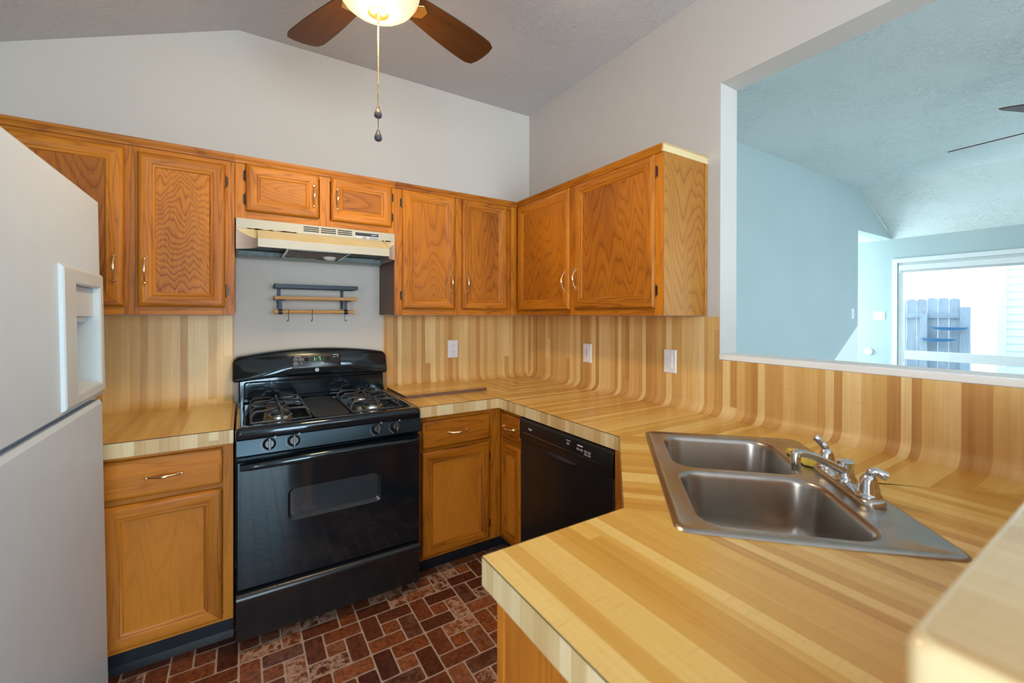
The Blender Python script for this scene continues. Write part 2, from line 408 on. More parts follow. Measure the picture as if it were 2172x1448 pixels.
def tag(o, label, cat, group=None):
    o['label'] = label; o['category'] = cat
    if group: o['group'] = group
    return o
def thing(name, label, cat, loc, group=None):
    o = bpy.data.objects.new(name, None); o.empty_display_size = 0.05; C.objects.link(o); o.location = loc
    return tag(o, label, cat, group)
def struct(mb, name, mats, **kw):
    o = mb.build(name, mats, **kw); o['kind'] = 'structure'; return o
def place(mesh, name, parent, M4):
    """another object on shared mesh data; M4 is a world matrix (parents carry translations only)"""
    o = bpy.data.objects.new(name, mesh); C.objects.link(o); o.parent = parent
    base = Vector((0, 0, 0)); q = parent
    while q is not None: base += Vector(q.location); q = q.parent
    M4 = M4.copy(); M4.translation -= base; o.matrix_local = M4
    return o
def frame(O, Rv, Nv):
    """local x = Rv (to the right on the face), local y = -Nv (into the face), local z = up"""
    Rv = Vector(Rv).normalized(); Nv = Vector(Nv).normalized()
    m = Matrix((Rv, -Nv, Vector((0, 0, 1)))).transposed().to_4x4(); m.translation = Vector(O); return m

# ================================================================== ROOM SHELL
ZC = 2.868
def wallpoly(poly_xz, y0, y1):
    mb = MB(); mb.prism([(z, x) for x, z in poly_xz], 1, y0, y1); return mb
struct(wallpoly([(-2.95, FZ), (0.0, FZ), (0.0, ZC), (-1.851, ZC-.012), (-2.95, 2.398)], 0.0, 0.12), 'wall_back', MT['wall'], smooth=0)
b = MB()
b.box(0, .13, -1.527, .12, FZ, ZC); b.box(0, .13, -6.0, -1.527, 2.421, ZC); b.box(0, .13, -2.72, -1.527, FZ, 1.166)
struct(b, 'wall_right', MT['wall_side'], smooth=0)
b = MB(); b.box(-3.07, -2.95, -3.0, .12, FZ, 2.41); b.box(-3.07, -2.95, -6.0, -4.8, FZ, 2.41); b.box(-3.07, -2.95, -4.8, -3.0, FZ, .85); b.box(-3.07, -2.95, -4.8, -3.0, 2.15, 2.41); struct(b, 'wall_left', MT['wall'], smooth=0)
b = MB()
X0, X1, Z0, Z1 = -2.25, -.05, FZ, 2.20
b.box(-3.07, X0, -6.12, -6.0, FZ, 2.9); b.box(X1, 6.12, -6.12, -6.0, FZ, 3.1); b.box(X0, X1, -6.12, -6.0, Z1, 3.1)
struct(b, 'wall_front', MT['wall'], smooth=0)
# ceilings
b = MB()
b.prism([(ZC-.012, -1.851), (ZC, .13), (ZC+.1, .13), (ZC+.1, -1.851), (2.40+.1, -3.07), (2.348, -3.07)], 1, -6.12, .12)
struct(b, 'ceiling', MT['ceil'], smooth=0)
ZL = 2.985
b = MB()
b.prism([(ZL, .13), (ZL, 4.87), (2.46, 6.0), (2.52, 6.12), (ZL+.1, 4.87), (ZL+.1, .13)], 1, -6.12, -.42)
b.box(4.80, 6.0, -.30, 1.2, 2.462, 2.53)
struct(b, 'ceiling_living', MT['ceil_liv'], smooth=0)
# pass-through lining: white jamb, head and sill
b = MB(); b.box(-.003, .135, -2.72, -1.520, 1.166, 1.192)
struct(b, 'sill_trim', MT['white'], bev=.003)
# living room walls
b = MB()
b.box(.13, 4.80, -.42, -.30, FZ, ZL)
b.prism([(2.458, 4.80), (2.458, 6.0), (ZL, 4.87), (ZL, 4.80)], 1, -.42, -.30)
b.box(4.70, 4.80, -.30, 1.3, FZ, 2.50); b.box(4.70, 4.95, 1.2, 1.3, FZ, 2.50); b.box(5.85, 6.12, 1.2, 1.3, FZ, 2.50); b.box(4.95, 5.85, 1.2, 1.3, 2.2, 2.50)
struct(b, 'wall_living_back', MT['wall_liv'], smooth=0)
WY0, WY1, WZ0, WZ1 = -2.45, -.475, .42, 2.115
b = MB()
b.box(6.0, 6.12, WY1, 1.3, FZ, 2.60); b.box(6.0, 6.12, WY0, WY1, FZ, WZ0); b.box(6.0, 6.12, WY0, WY1, WZ1, 2.60)
b.box(6.0, 6.12, -2.9, WY0, FZ, 2.60); b.box(6.0, 6.12, -5.5, -2.9, 2.5, 2.60); b.box(6.0, 6.12, -6.12, -5.5, FZ, 2.60)
struct(b, 'wall_living_far', MT['wall_liv'], smooth=0)
b = MB(); b.box(.0, 6.12, -6.12, 1.3, FZ-.1, FZ-.0); struct(b, 'floor_living', MT['floor2'], smooth=0)

# kitchen floor: pin-wheel of brick-look vinyl
b = MB()
b.mi = 0
b.box(-3.07, 0.0, -6.12, .12, FZ-.1, FZ-.0012)
uu = 0.2185/3; gx, gy = -1.626, -.745; g = .0035; rr = .007
def brick(x0, y0, x1, y1):
    x0 += g; y0 += g; x1 -= g; y1 -= g
    if x0 < -3.05 or x1 > -.01 or y1 > .1 or y0 < -6.1: return
    pts = []
    for cx, cy, a0 in ((x1-rr, y1-rr, 0), (x0+rr, y1-rr, 90), (x0+rr, y0+rr, 180), (x1-rr, y0+rr, 270)):
        for k in range(3):
            a = R(a0+45*k); pts.append((cx+rr*math.cos(a), cy+rr*math.sin(a), FZ))
    c = (random.random(), random.choice((0, 0, 0, 0.15, 0.9, 1.0)) if random.random() < .75 else 0.0, random.random(), 1)
    b.face(pts, None, 1, c)
for i in range(-8, 9):
    for j in range(-26, 5):
        x = gx+i*3*uu; y = gy+j*3*uu
        for q in ((0, 0, 2, 1), (2, 0, 3, 2), (1, 2, 3, 3), (0, 1, 1, 3), (1, 1, 2, 2)):
            brick(x+q[0]*uu, y+q[1]*uu, x+q[2]*uu, y+q[3]*uu)
struct(b, 'floor', [MT['grout'], MT['tile']], smooth=0, merge=False)

# ================================================================== CABINET PIECES
# shared pull handle: long axis z, stands off along -y
def _handle():
    b = MB(); n = 15; L = .047; path = []; rad = []
    for k in range(n):
        t = -1+2*k/(n-1)
        path.append((0, -.007-.021*math.cos(t*math.pi/2)**0.8, t*L)); rad.append(.0036+.0036*max(0, 1-abs(t)*2.4)+.0012*max(0, abs(t)-.8)*5)
    b.tube(path, rad, 8)
    for s in (-1, 1):                         # diamond feet
        z = s*(L+.003); b.loft([[(0, 0, z+.0125), (.0095, 0, z), (0, 0, z-.0125), (-.0095, 0, z)],
                                [(0, -.005, z+.0115), (.0085, -.005, z), (0, -.005, z-.0115), (-.0085, -.005, z)],
                                [(0, -.011, z+.004), (.0035, -.011, z), (0, -.011, z-.004), (-.0035, -.011, z)]], True, False, True)
    o = b.build('handle', MT['brass'], origin=(0, 0, 0), smooth=50); me = o.data; bpy.data.objects.remove(o); return me
HANDLE = _handle()
def _hinge():
    b = MB(); b.box(-.010, .0, -.0025, .0, -.021, .021); b.tube([(0, -.004, -.024), (0, -.004, .024)], .0042, 8)
    b.lathe([(.0026, .024), (.0032, .027), (.001, .030)], (0, -.004, 0), 8); b.lathe([(.001, -.030), (.0032, -.027), (.0026, -.024)], (0, -.004, 0), 8)
    o = b.build('hinge', MT['hinge'], origin=(0, 0, 0)); me = o.data; bpy.data.objects.remove(o); return me
HINGE = _hinge()

DT = .020
def ringquad(w, h, s, d): return [(s, -d, s), (w-s, -d, s), (w-s, -d, h-s), (s, -d, h-s)]
def door(parent, O, Rv, Nv, w, h, hside, hy, hinge=None, mat='oak_frame', pmat='oak_panel', hz=None, panelgrain='z', label=None):
    """mitred frame with recessed veneer panel. hside: handle position from the left edge, hy: its centre height"""
    T = frame(O, Rv, Nv); b = MB(T)
    prof = [(0, 0), (0, .010), (.003, .015), (.010, .0195), (.018, .020), (.043, .0185), (.047, .0150), (.050, .0165), (.054, .0155), (.060, .0085)]
    off = [(random.random()*9, random.random()*9) for _ in range(4)]
    for (s0, d0), (s1, d1) in zip(prof, prof[1:]):
        A = ringquad(w, h, s0, d0); B = ringquad(w, h, s1, d1)
        for i in range(4):
            j = (i+1) % 4
            al = (lambda p: p[0]) if i in (0, 2) else (lambda p: p[2])
            c0 = s0+abs(d0)*.0; c1 = s1+abs(d1-d0)*.8
            pts = [A[i], A[j], B[j], B[i]]
            b.face(pts, [(off[i][0]+(c0 if k < 2 else c1), off[i][1]+al(p)) for k, p in enumerate(pts)])
    o = b.build('door', MT[mat], parent, smooth=40)
    p = MB(T); p.face(ringquad(w, h, .0598, .0085), None)
    ou, ov = random.random()*9, random.random()*9
    F = p.F.pop(); q = ringquad(w, h, .0598, .0085)
    p.face(q, [((x[0] if panelgrain == 'z' else x[2])+ou, (x[2] if panelgrain == 'z' else x[0])+ov) for x in q])
    p.build('panel', MT[pmat], o, smooth=0)
    if hside is not None:
        place(HANDLE, 'handle', o, T @ Matrix.Translation((hside, -.0188, hy)))
    if hinge:
        x = w+.001 if hinge == 'r' else -.001
        for z in (hz or (.075, h-.075)):
            Tm = T @ Matrix.Translation((x, -.001, z))
            if hinge == 'r': Tm = Tm @ Matrix.Rotation(math.pi, 4, 'Z') @ Matrix.Translation((0, .0025, 0))
            place(HINGE, 'hinge', o, Tm)
    return o
def drawer(parent, O, Rv, Nv, w, h, mat='oak_base'):
    T = frame(O, Rv, Nv); b = MB(T); prof = [(0, 0), (0, .012), (.004, .0175), (.010, .0195), (.012, .0195)]
    ou, ov = random.random()*9, random.random()*9
    for (s0, d0), (s1, d1) in zip(prof, prof[1:]):
        A = ringquad(w, h, s0, d0); B = ringquad(w, h, s1, d1)
        for i in range(4):
            j = (i+1) % 4; pts = [A[i], A[j], B[j], B[i]]
            b.face(pts, [(p[2]+ou-(p[1]), p[0]+ov) for p in pts])
    q = ringquad(w, h, .012, .0195); b.face(q, [(p[2]+ou, p[0]+ov) for p in q])
    o = b.build('drawer', MT[mat], parent, smooth=40)
    place(HANDLE, 'handle', o, T @ Matrix.Translation((w/2, -.0195, h/2)) @ Matrix.Rotation(math.pi/2, 4, 'Y'))
    return o

YF = -.305                     # face-frame plane of the upper cabinets
def cornice(parent, pts, z=2.100):
    """small moulding run along the top front edge: list of plan points with outward normals handled by mitre"""
    prof = [(0, -.030), (.006, -.028), (.008, -.016), (.014, -.010), (.016, 0), (.016, .004), (0, .004)]
    b = MB(); n = len(pts); rows = []
    for k, p in enumerate(pts):
        d0 = (Vector(pts[k])-Vector(pts[k-1])).normalized() if k else None
        d1 = (Vector(pts[k+1])-Vector(pts[k])).normalized() if k < n-1 else None
        n0 = Vector((-d0.y, d0.x)) if d0 else None; n1 = Vector((-d1.y, d1.x)) if d1 else None
        if n0 is None: m_ = n1
        elif n1 is None: m_ = n0
        else: m_ = (n0+n1)/(1+n0.dot(n1))
        rows.append([(p[0]-m_.x*o, p[1]-m_.y*o, z+zz) for o, zz in prof])
    L = 0; ou = random.random()*9
    for k in range(n-1):
        d = math.dist(pts[k], pts[k+1])
        for i in range(len(prof)-1):
            b.face([rows[k][i], rows[k+1][i], rows[k+1][i+1], rows[k][i+1]], [(ou+i*.008, L), (ou+i*.008, L+d), (ou+i*.008+.008, L+d), (ou+i*.008+.008, L)])
        L += d
    for rrow in (rows[0][::-1], rows[-1]): b.face(rrow)
    return b.build('cornice', MT['oak_frame'], parent, smooth=40)

def upper(label, x0, x1, z0, z1, group='upper kitchen cabinets', stiles=()):
    t = thing('upper_cabinet', label, 'cabinet', ((x0+x1)/2, YF/2, z0), group)
    b = MB(); b.box(x0, x1, YF+.020, -.004, z0+.012, z1, 'z')
    b.build('carcass', MT['oak'], t, bev=.0008)
    # face frame as separate pieces so each has its own grain
    b = MB(); yf0, yf1 = YF, YF+.020
    xs = [x0]+list(stiles)+[x1]
    sw = {x0: (x0, x0+.045), x1: (x1-.045, x1)}
    for s in stiles: sw[s] = (s-.024, s+.024)
    spans = [sw[x] for x in xs]
    for a, c in spans: b.box(a, c, yf0, yf1, z0, z1, 'z')
    for (a, c), (d, e) in zip(spans, spans[1:]):
        b.box(c, d, yf0+.0003, yf1, z1-.045, z1, 'x'); b.box(c, d, yf0+.0003, yf1, z0, z0+.040, 'x')
    b.build('face_frame', MT['oak_frame'], t, bev=.0008)
    return t
XN, XP = (1, 0, 0), (0, -1, 0)
GU = 'upper kitchen cabinets'
t = upper('tall oak upper cabinet left of the range hood, partly behind the white refrigerator', -2.66, -1.862, 1.366, 2.096, GU, (-2.224,))
door(t, (-2.575, YF, 1.400), XN, XP, .330, .655, .302, .105+.05, None)
door(t, (-2.203, YF, 1.400), XN, XP, .305, .650, .026, .150, 'r', pmat='oak_wavy')
cornice(t, [(-2.66, YF), (-1.862, YF)])
t = upper('short two-door oak cabinet directly above the cream range hood', -1.861, -1.119, 1.815, 2.096, GU, (-1.477,))
door(t, (-1.819, YF, 1.851), XN, XP, .313, .222, .289, .108, 'l', panelgrain='x', pmat='oak_panel', hz=(.055, .165))
door(t, (-1.449, YF, 1.851), XN, XP, .313, .222, .028, .108, 'r', panelgrain='x', pmat='oak_panel', hz=(.055, .165))
cornice(t, [(-1.862, YF), (-1.119, YF)])
t = upper('two-door oak upper cabinet right of the range hood, running into the room corner', -1.118, -.306, 1.366, 2.096, GU, (-.732,))
b = MB(); b.box(-.306, -.004, YF+.02, -.004, 1.378, 2.096, 'z'); b.build('corner_carcass', MT['oak'], t)
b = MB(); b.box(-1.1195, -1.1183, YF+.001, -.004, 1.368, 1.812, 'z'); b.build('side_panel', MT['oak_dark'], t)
door(t, (-1.076, YF, 1.402), XN, XP, .321, .668, .291, .155, 'l')
door(t, (-.708, YF, 1.402), XN, XP, .318, .668, .028, .155, None)
cornice(t, [(-1.119, YF), (YF, YF)])
# right-wall cabinet
XF = -.305
t = thing('upper_cabinet', 'two-door oak upper cabinet on the right wall with pale side panel by the pass-through', 'cabinet', (XF/2, -.88, 1.366), GU)
YE = -1.456
b = MB(); b.box(XF+.02, -.004, YE+.006, YF-.004, 1.378, 2.096, 'z'); b.build('carcass', MT['oak'], t)
b = MB()
for y0, y1 in ((YE, YE+.042), (-.892, -.846), (-.352, -.3095)): b.box(XF, XF+.02, y0, y1, 1.366, 2.096, 'z')
for y0, y1 in ((YE+.042, -.892), (-.846, -.352)):
    b.box(XF+.0003, XF+.02, y0, y1, 2.051, 2.096, 'y'); b.box(XF+.0003, XF+.02, y0, y1, 1.366, 1.404, 'y')
b.build('face_frame', MT['oak_frame'], t, bev=.0008)
YR, XNn = (0, -1, 0), (-1, 0, 0)
door(t, (XF, -.331, 1.400), YR, XNn, .516, .668, .490, .152, None)
door(t, (XF, -.889, 1.400), YR, XNn, .528, .668, .026, .160, 'r')
b = MB(); b.box(XF, -.004, YE-.0045, YE, 1.366, 2.070, 'z'); b.build('side_panel', MT['oak_pale'], t, bev=.0006)['label'] = 'pale unstained oak side panel'
b = MB(); b.box(-.022, -.004, YE-.010, YE-.0045, 1.366, 2.070, 'z'); b.build('scribe_moulding', MT['oak_pale'], t, bev=.001)
b = MB(); b.box(XF-.010, -.0005, YE-.0085, YE+.002, 2.070, 2.100, 'x'); b.box(XF-.012, .0, YE-.012, YE+.002, 2.100, 2.104, 'x')
b.build('top_edge', MT['butcher_pale'], t, bev=.0008)['label'] = 'whitish unpainted top edge strip'
cornice(t, [(XF, YF), (XF, YE-.002)])

# base cabinets -----------------------------------------------------
BF = -.615; CB = .8585        # face plane, underside of worktop
GB = 'base kitchen cabinets'
def toekick(t, x0, x1, y0, y1, cove=None):
    b = MB(); b.box(x0, x1, y0, y1, FZ, .150, 'x'); 
    return b.build('toe_kick', MT['toe'], t, bev=.001)
t = thing('base_cabinet', 'oak base cabinet with one drawer and one door between the refrigerator and the range', 'cabinet', (-2.2, -.3, FZ), GB)
b = MB(); b.box(-2.62, -1.8635, BF+.02, -.02, .152, CB-.001, 'z'); b.build('carcass', MT['oak_base'], t)
b = MB(); b.box(-1.898, -1.8635, BF, BF+.02, .150, CB-.001, 'z'); b.box(-2.62, -2.245, BF, BF+.02, .150, CB-.001, 'z')
for z0, z1 in ((.150, .180), (.675, .712), (.832, CB-.001)): b.box(-2.245, -1.898, BF+.0003, BF+.02, z0, z1, 'x')
b.build('face_frame', MT['oak_base'], t, bev=.0008)
drawer(t, (-2.252, BF, .703), XN, XP, .352, .140)
door(t, (-2.252, BF, .165), XN, XP, .352, .518, None, 0, None, 'oak_base', 'oak_base_panel')
b = MB(); b.box(-2.62, -1.8635, -.545, -.53, FZ, .150, 'x'); b.prism([(-.545, FZ), (-.562, FZ), (-.553, FZ+.010), (-.545, FZ+.022)], 0, -2.62, -1.8635)
b.build('toe_kick', MT['toe'], t)
t = thing('base_cabinet', 'oak base cabinet with drawer and door right of the range, in the counter corner', 'cabinet', (-.85, -.3, FZ), GB)
b = MB(); b.box(-1.096, -.625, BF+.02, -.02, .152, CB-.001, 'z'); b.build('carcass', MT['oak_base'], t)
b = MB(); b.box(-1.097, -1.068, BF, BF+.02, .135, CB-.001, 'z'); b.box(-.700, -.6165, BF, BF+.02, .135, CB-.001, 'z')
for z0, z1 in ((.135, .165), (.668, .706), (.822, CB-.001)): b.box(-1.068, -.700, BF+.0003, BF+.02, z0, z1, 'x')
b.build('face_frame', MT['oak_frame'], t, bev=.0008)
drawer(t, (-1.076, BF, .697), XN, XP, .384, .136, 'oak_frame')
door(t, (-1.078, BF, .152), XN, XP, .386, .526, None, 0, 'r', 'oak_frame', 'oak_base_panel', hz=(.075, .445))
b = MB(); b.box(-1.097, -.545, -.545, -.53, FZ, .135, 'x'); b.build('toe_kick', MT['toe'], t)
t = thing('base_cabinet', 'narrow oak base cabinet with small drawer beside the dishwasher', 'cabinet', (-.3, -.73, FZ), GB)
b = MB(); b.box(BF+.02, -.02, -.850, -.640, .152, CB-.001, 'z'); b.build('carcass', MT['oak_base'], t)
b = MB(); b.box(BF, BF+.02, -.652, -.6155, .135, CB-.001, 'z'); b.box(BF, BF+.02, -.851, -.828, .135, CB-.001, 'z')
for z0, z1 in ((.135, .165), (.668, .706), (.835, CB-.001)): b.box(BF+.0003, BF+.02, -.828, -.652, z0, z1, 'y')
b.build('face_frame', MT['oak_frame'], t, bev=.0008)
drawer(t, (BF, -.646, .697), YR, XNn, .186, .140, 'oak_frame')
door(t, (BF, -.646, .152), YR, XNn, .190, .526, None, 0, None, 'oak_frame', 'oak_base_panel')
b = MB(); b.box(-.545, -.53, -.851, -.545, FZ, .135, 'y'); b.build('toe_kick', MT['toe'], t)
def E(e1, e2, z=None):
    s = .70710678; p = (-(e1)*s+e2*s, -(e1)*s-e2*s)
    return p if z is None else (*p, z)
t = thing('base_cabinet', 'diagonal oak sink base cabinet under the corner sink', 'cabinet', (*E(1.84, .66), FZ), GB)
b = MB()
for a0, a1, c0 in ((1.512, 1.557, .611), (1.557, 2.123, .632), (2.123, 2.168, .611)):
    b.loft([[E(a0, c0, z), E(a1, c0, z), E(a1, .652, z), E(a0, .652, z)] for z in (.135, CB-.001)], True, True, True)
b.build('face_frame', MT['oak_frame'], t)
Od = E(1.562, .632); door(t, (Od[0], Od[1], .160), (-1, -1, 0), (-1, 1, 0), .275, .53, .25, .45, None, 'oak_frame', 'oak_base_panel')
Od = E(1.843, .632); door(t, (Od[0], Od[1], .160), (-1, -1, 0), (-1, 1, 0), .275, .53, .026, .45, None, 'oak_frame', 'oak_base_panel')
b = MB(); b.loft([[E(1.545, .72, z), E(2.135, .72, z), E(2.135, .735, z), E(1.545, .735, z)] for z in (FZ, .134)], True, True, True); b.build('toe_kick', MT['toe'], t)
t = thing('base_cabinet', 'peninsula base cabinet with plain oak end panel below the worktop end', 'cabinet', (-1.25, -2.3, FZ), GB)
b = MB(); b.box(-1.425, -1.407, -2.598, -1.985, FZ, CB-.001, 'z'); b.build('end_panel', MT['oak_base'], t, bev=.001)
b = MB(); b.box(-1.4275, -1.405, -1.990, -1.965, FZ+.1, CB-.001, 'z'); b.build('corner_stile', MT['oak_base'], t, bev=.002)
b = MB(); b.box(-1.405, -1.10, -1.990, -1.972, .15, CB-.001, 'z'); b.build('face_frame', MT['oak_frame'], t)
door(t, (-1.12, -1.972, .165), (-1, 0, 0), (0, 1, 0), .26, .52, .23, .45, None, 'oak_frame', 'oak_base_panel')

# ================================================================== WORKTOP
ZT, TH, PF, RC = .914, .0545, -.645, .052
SK = .005; D = RC+SK
W0 = -2.600                                # kitchen face of the half wall
P1, P2 = (-.645, -1.530), (-1.076, -1.953)
Q1, Q2, Q3 = E(1.484, .737), E(2.190, .737), E(1.838, 1.235)
S1, S2, S3, S4 = E(1.46, .737), E(2.22, .737), E(2.22, 1.235), E(1.46, 1.235)
def uv_fn(kind):
    s = .70710678
    return {'y': lambda x, y: (x+3, y+5), 'x': lambda x, y: (y+7.3, x+5), 'd': lambda x, y: (-(x+y)*s+11.7, (x-y)*s), 'p': lambda x, y: (x+17.1, y)}[kind]
def flat(b, poly, kind):
    f = uv_fn(kind)
    a = sum(p[0]*q[1]-q[0]*p[1] for p, q in zip(poly, poly[1:]+poly[:1]))
    if a < 0: poly = poly[::-1]
    b.face([(x, y, ZT) for x, y in poly], [f(x, y) for x, y in poly])
    b.face([(x, y, ZT-TH) for x, y in poly[::-1]], [f(x, y) for x, y in poly[::-1]])
def edge(b, p, q, kind):
    f = uv_fn(kind); u0 = f(*p)[0]; u1 = f(*q)[0]
    if kind == 'e': u0, u1 = p[1], q[1]
    b.face([(*p, ZT-TH), (*q, ZT-TH), (*q, ZT), (*p, ZT)], [(u0, 0), (u1, 0), (u1, TH), (u0, TH)])
COVE = [(D-RC*math.sin(a), ZT+RC*(1-math.cos(a)), RC*a) for a in [math.pi/2*k/8 for k in range(9)]]
def splash(b, P, kind, ztop):
    """P(d, end) -> plan point at distance d from the wall, end 0 or 1"""
    f = uv_fn(kind)
    prof = COVE+[(SK, ztop, COVE[-1][2]+ztop-COVE[-1][1])]
    prof2 = prof+[(0.0005, ztop, prof[-1][2]+SK)]
    for (d0, z0, s0), (d1, z1, s1) in zip(prof2, prof2[1:]):
        a0, a1 = P(d0, 0), P(d0, 1); c0, c1 = P(d1, 0), P(d1, 1)
        ub = [f(*x)[0] for x in (a0, a1, c1, c0)]
        v0 = f(*P(D, 0))[1]
        b.face([(*a0, z0), (*a1, z0), (*c1, z1), (*c0, z1)], [(ub[0], v0+s0), (ub[1], v0+s0), (ub[2], v0+s1), (ub[3], v0+s1)])
t = thing('worktop', 'U-shaped butcher-block laminate worktop holding the corner sink, with coved backsplash', 'worktop', (-.4, -1.3, ZT-TH))
b = MB()
flat(b, [(-1.097, PF), (PF, PF), (-D, -D), (-1.097, -D)], 'y')
flat(b, [(PF, PF), P1, Q1, S1, S4, Q3, (-D, W0+D), (-D, -D)], 'x')
flat(b, [P1, P2, Q2, Q1], 'd')
flat(b, [P2, Q2, S2, S3, Q3, (-D, W0+D), (-1.453, W0+D), (-1.453, -1.953)], 'p')
b.build('top', MT['butcher'], t, smooth=0, merge=False)
b = MB()
edge(b, (-1.097, PF), (PF, PF), 'y'); edge(b, (PF, PF), P1, 'x'); edge(b, P1, P2, 'd'); edge(b, P2, (-1.453, -1.953), 'p')
edge(b, (-1.453, -1.953), (-1.453, W0+.001), 'x'); edge(b, (-1.097, -D), (-1.097, PF), 'x')
b.build('edge_strip', MT['butcher_pale'], t, smooth=0, merge=False)
b = MB(); splash(b, lambda d, e: ((-1.0975, -d) if e == 0 else (-d, -d)), 'y', 1.362); b.build('backsplash', MT['butcher_wall'], t, smooth=45)
b = MB(); splash(b, lambda d, e: ((-d, -d) if e == 0 else (-d, -1.527)), 'x', 1.362)
splash(b, lambda d, e: ((-d, -1.527) if e == 0 else (-d, W0+d)), 'x', 1.1655); b.build('backsplash', MT['butcher_wall'], t, smooth=45)
b = MB(); splash(b, lambda d, e: ((-d, W0+d) if e == 0 else (-1.453, W0+d)), 'p', 1.150); b.build('backsplash', MT['butcher_wall'], t, smooth=45)
b = MB()   # dark line where the laminate meets its edge, and the open mitre joint behind the sink
pts = [(-1.097, PF), (PF, PF), P1, P2, (-1.453, -1.953), (-1.453, W0+.01)]
b.tube([(x, y, ZT-.0008) for x, y in pts], .0011, 6)
q = [E(1.838, 1.245), E(1.838, 1.30), E(1.838, 1.40)]
b.tube([(*q[0], ZT), (*q[1], ZT), (*q[2], ZT-.0005)], [.003, .0022, .0006], 6)
b.build('joint', MT['dark_gap'], t, smooth=0)['label'] = 'dark laminate joint lines'
t = thing('worktop', 'short butcher-block laminate worktop between refrigerator and range', 'worktop', (-2.2, -.3, ZT-TH))
b = MB(); flat(b, [(-2.62, PF), (-1.8625, PF), (-1.8625, -D), (-2.62, -D)], 'y'); b.build('top', MT['butcher'], t, smooth=0)
b = MB(); edge(b, (-2.62, PF), (-1.8625, PF), 'y'); edge(b, (-1.8625, PF), (-1.8625, -D), 'x'); edge(b, (-2.62, -D), (-2.62, PF), 'x'); b.build('edge_strip', MT['butcher_pale'], t, smooth=0, merge=False)
b = MB(); splash(b, lambda d, e: ((-2.62, -d) if e == 0 else (-1.868, -d)), 'y', 1.362); b.build('backsplash', MT['butcher_wall'], t, smooth=45)
b = MB(); b.tube([(-2.62, PF, ZT-.0008), (-1.8625, PF, ZT-.0008)], .0011, 6); b.build('joint', MT['dark_gap'], t, smooth=0)

# raised bar on the half wall at the near end
b = MB(); b.box(-1.512, 0.0, -2.735, W0, FZ, 1.150, 'z'); struct(b, 'wall_half', MT['oak_base'], smooth=0)
b = MB(); ou = 30
def _rr(x0, x1, y0, y1, r, z, n=5):
    o = []
    for cx, cy, a0 in ((x1-r, y1-r, 0), (x0+r, y1-r, 90), (x0+r, y0+r, 180), (x1-r, y0+r, 270)):
        for k in range(n+1):
            a = R(a0+90*k/n); o.append((cx+r*math.cos(a), cy+r*math.sin(a), z))
    return o
rings = [_rr(-1.536+i, -.004-i, -2.90+i, -2.577-i, .012, z) for i, z in ((.004, 1.1515), (0, 1.155), (0, 1.190), (.002, 1.194), (.006, 1.196))]
b.loft(rings, True, False, False); b.face(rings[-1], [(p[0]+23, p[1]) for p in rings[-1]]); b.face(rings[0][::-1])
tag(b.build('bar_ledge', MT['butcher_bar'], smooth=40), 'raised butcher-block bar ledge on the half wall in the near right corner', 'ledge')

# loose laminate board on the counter
b = MB()
poly = _rr(-1.094, -.584, -.412, -.062, .022, 0)
poly = [(x, y) for x, y, _ in poly]
b.face([(x, y, .9145+.0175) for x, y in poly], [(y+3, x) for x, y in poly], 0)
b.face([(x, y, .9145) for x, y in poly[::-1]], None, 1)
for p, q in zip(poly, poly[1:]+poly[:1]): b.face([(*p, .9145), (*q, .9145), (*q, .932), (*p, .932)], None, 1)
tag(b.build('cutting_board', [MT['butcher'], MT['board_edge']], smooth=30), 'flat wooden board lying on the worktop right of the range', 'board')

# ================================================================== REFRIGERATOR
t = thing('refrigerator', 'white top-freezer refrigerator with in-door dispenser at the left edge', 'refrigerator', (-2.55, -1.21, FZ))
fy0, fy1, fx = -1.60, -.824, -2.190
def rx(x, y0, y1, z0, z1): return [(x, y0, z0), (x, y1, z0), (x, y1, z1), (x, y0, z1)]
b = MB(); b.box(-2.90, -2.262, fy0, fy1+.003, FZ+.02, 1.712); b.build('body', MT['fridge'], t, bev=.004)
b = MB(); b.box(-2.262, -2.25, fy0+.02, fy1-.012, FZ+.06, 1.70); b.build('gasket', MT['fridge_grey'], t)
hy0, hy1, hz0, hz1 = -1.192, -.838, 1.120, 1.487          # dispenser housing
cy0, cy1, cz0, cz1 = -1.100, -.876, 1.152, 1.441          # its niche
b = MB()
b.loft([rx(-2.25, fy0, fy1, 1.108, 1.718), rx(fx-.006, fy0, fy1, 1.108, 1.718), rx(fx, fy0+.006, fy1-.006, 1.114, 1.712), rx(fx, cy0, cy1, cz0, cz1), rx(fx-.055, cy0, cy1, cz0, cz1)], True, True, False)
fd = b.build('freezer_door', MT['fridge'], t, smooth=30)
b = MB()
b.loft([rx(fx+.0002, hy0, hy1, hz0, hz1), rx(fx+.008, hy0+.001, hy1-.004, hz0+.004, hz1-.006), rx(fx+.011, hy0+.004, hy1-.008, hz0+.008, hz1-.011),
        rx(fx+.011, cy0-.004, cy1+.004, cz0-.004, cz1+.004), rx(fx+.008, cy0+.001, cy1-.001, cz0+.001, cz1-.001), rx(fx-.053, cy0+.004, cy1-.004, cz0+.012, cz1-.001)], True, False, True)
dp = b.build('dispenser', MT['fridge_trim'], fd, smooth=30)
b = MB()
b.loft([rx(fx-.05, cy0+.002, cy1-.002, 1.356, cz1-.002), rx(fx-.006, cy0+.002, cy1-.002, 1.356, cz1-.002)], True, False, True)
b.build('dispenser_panel', MT['fridge_trim'], fd)
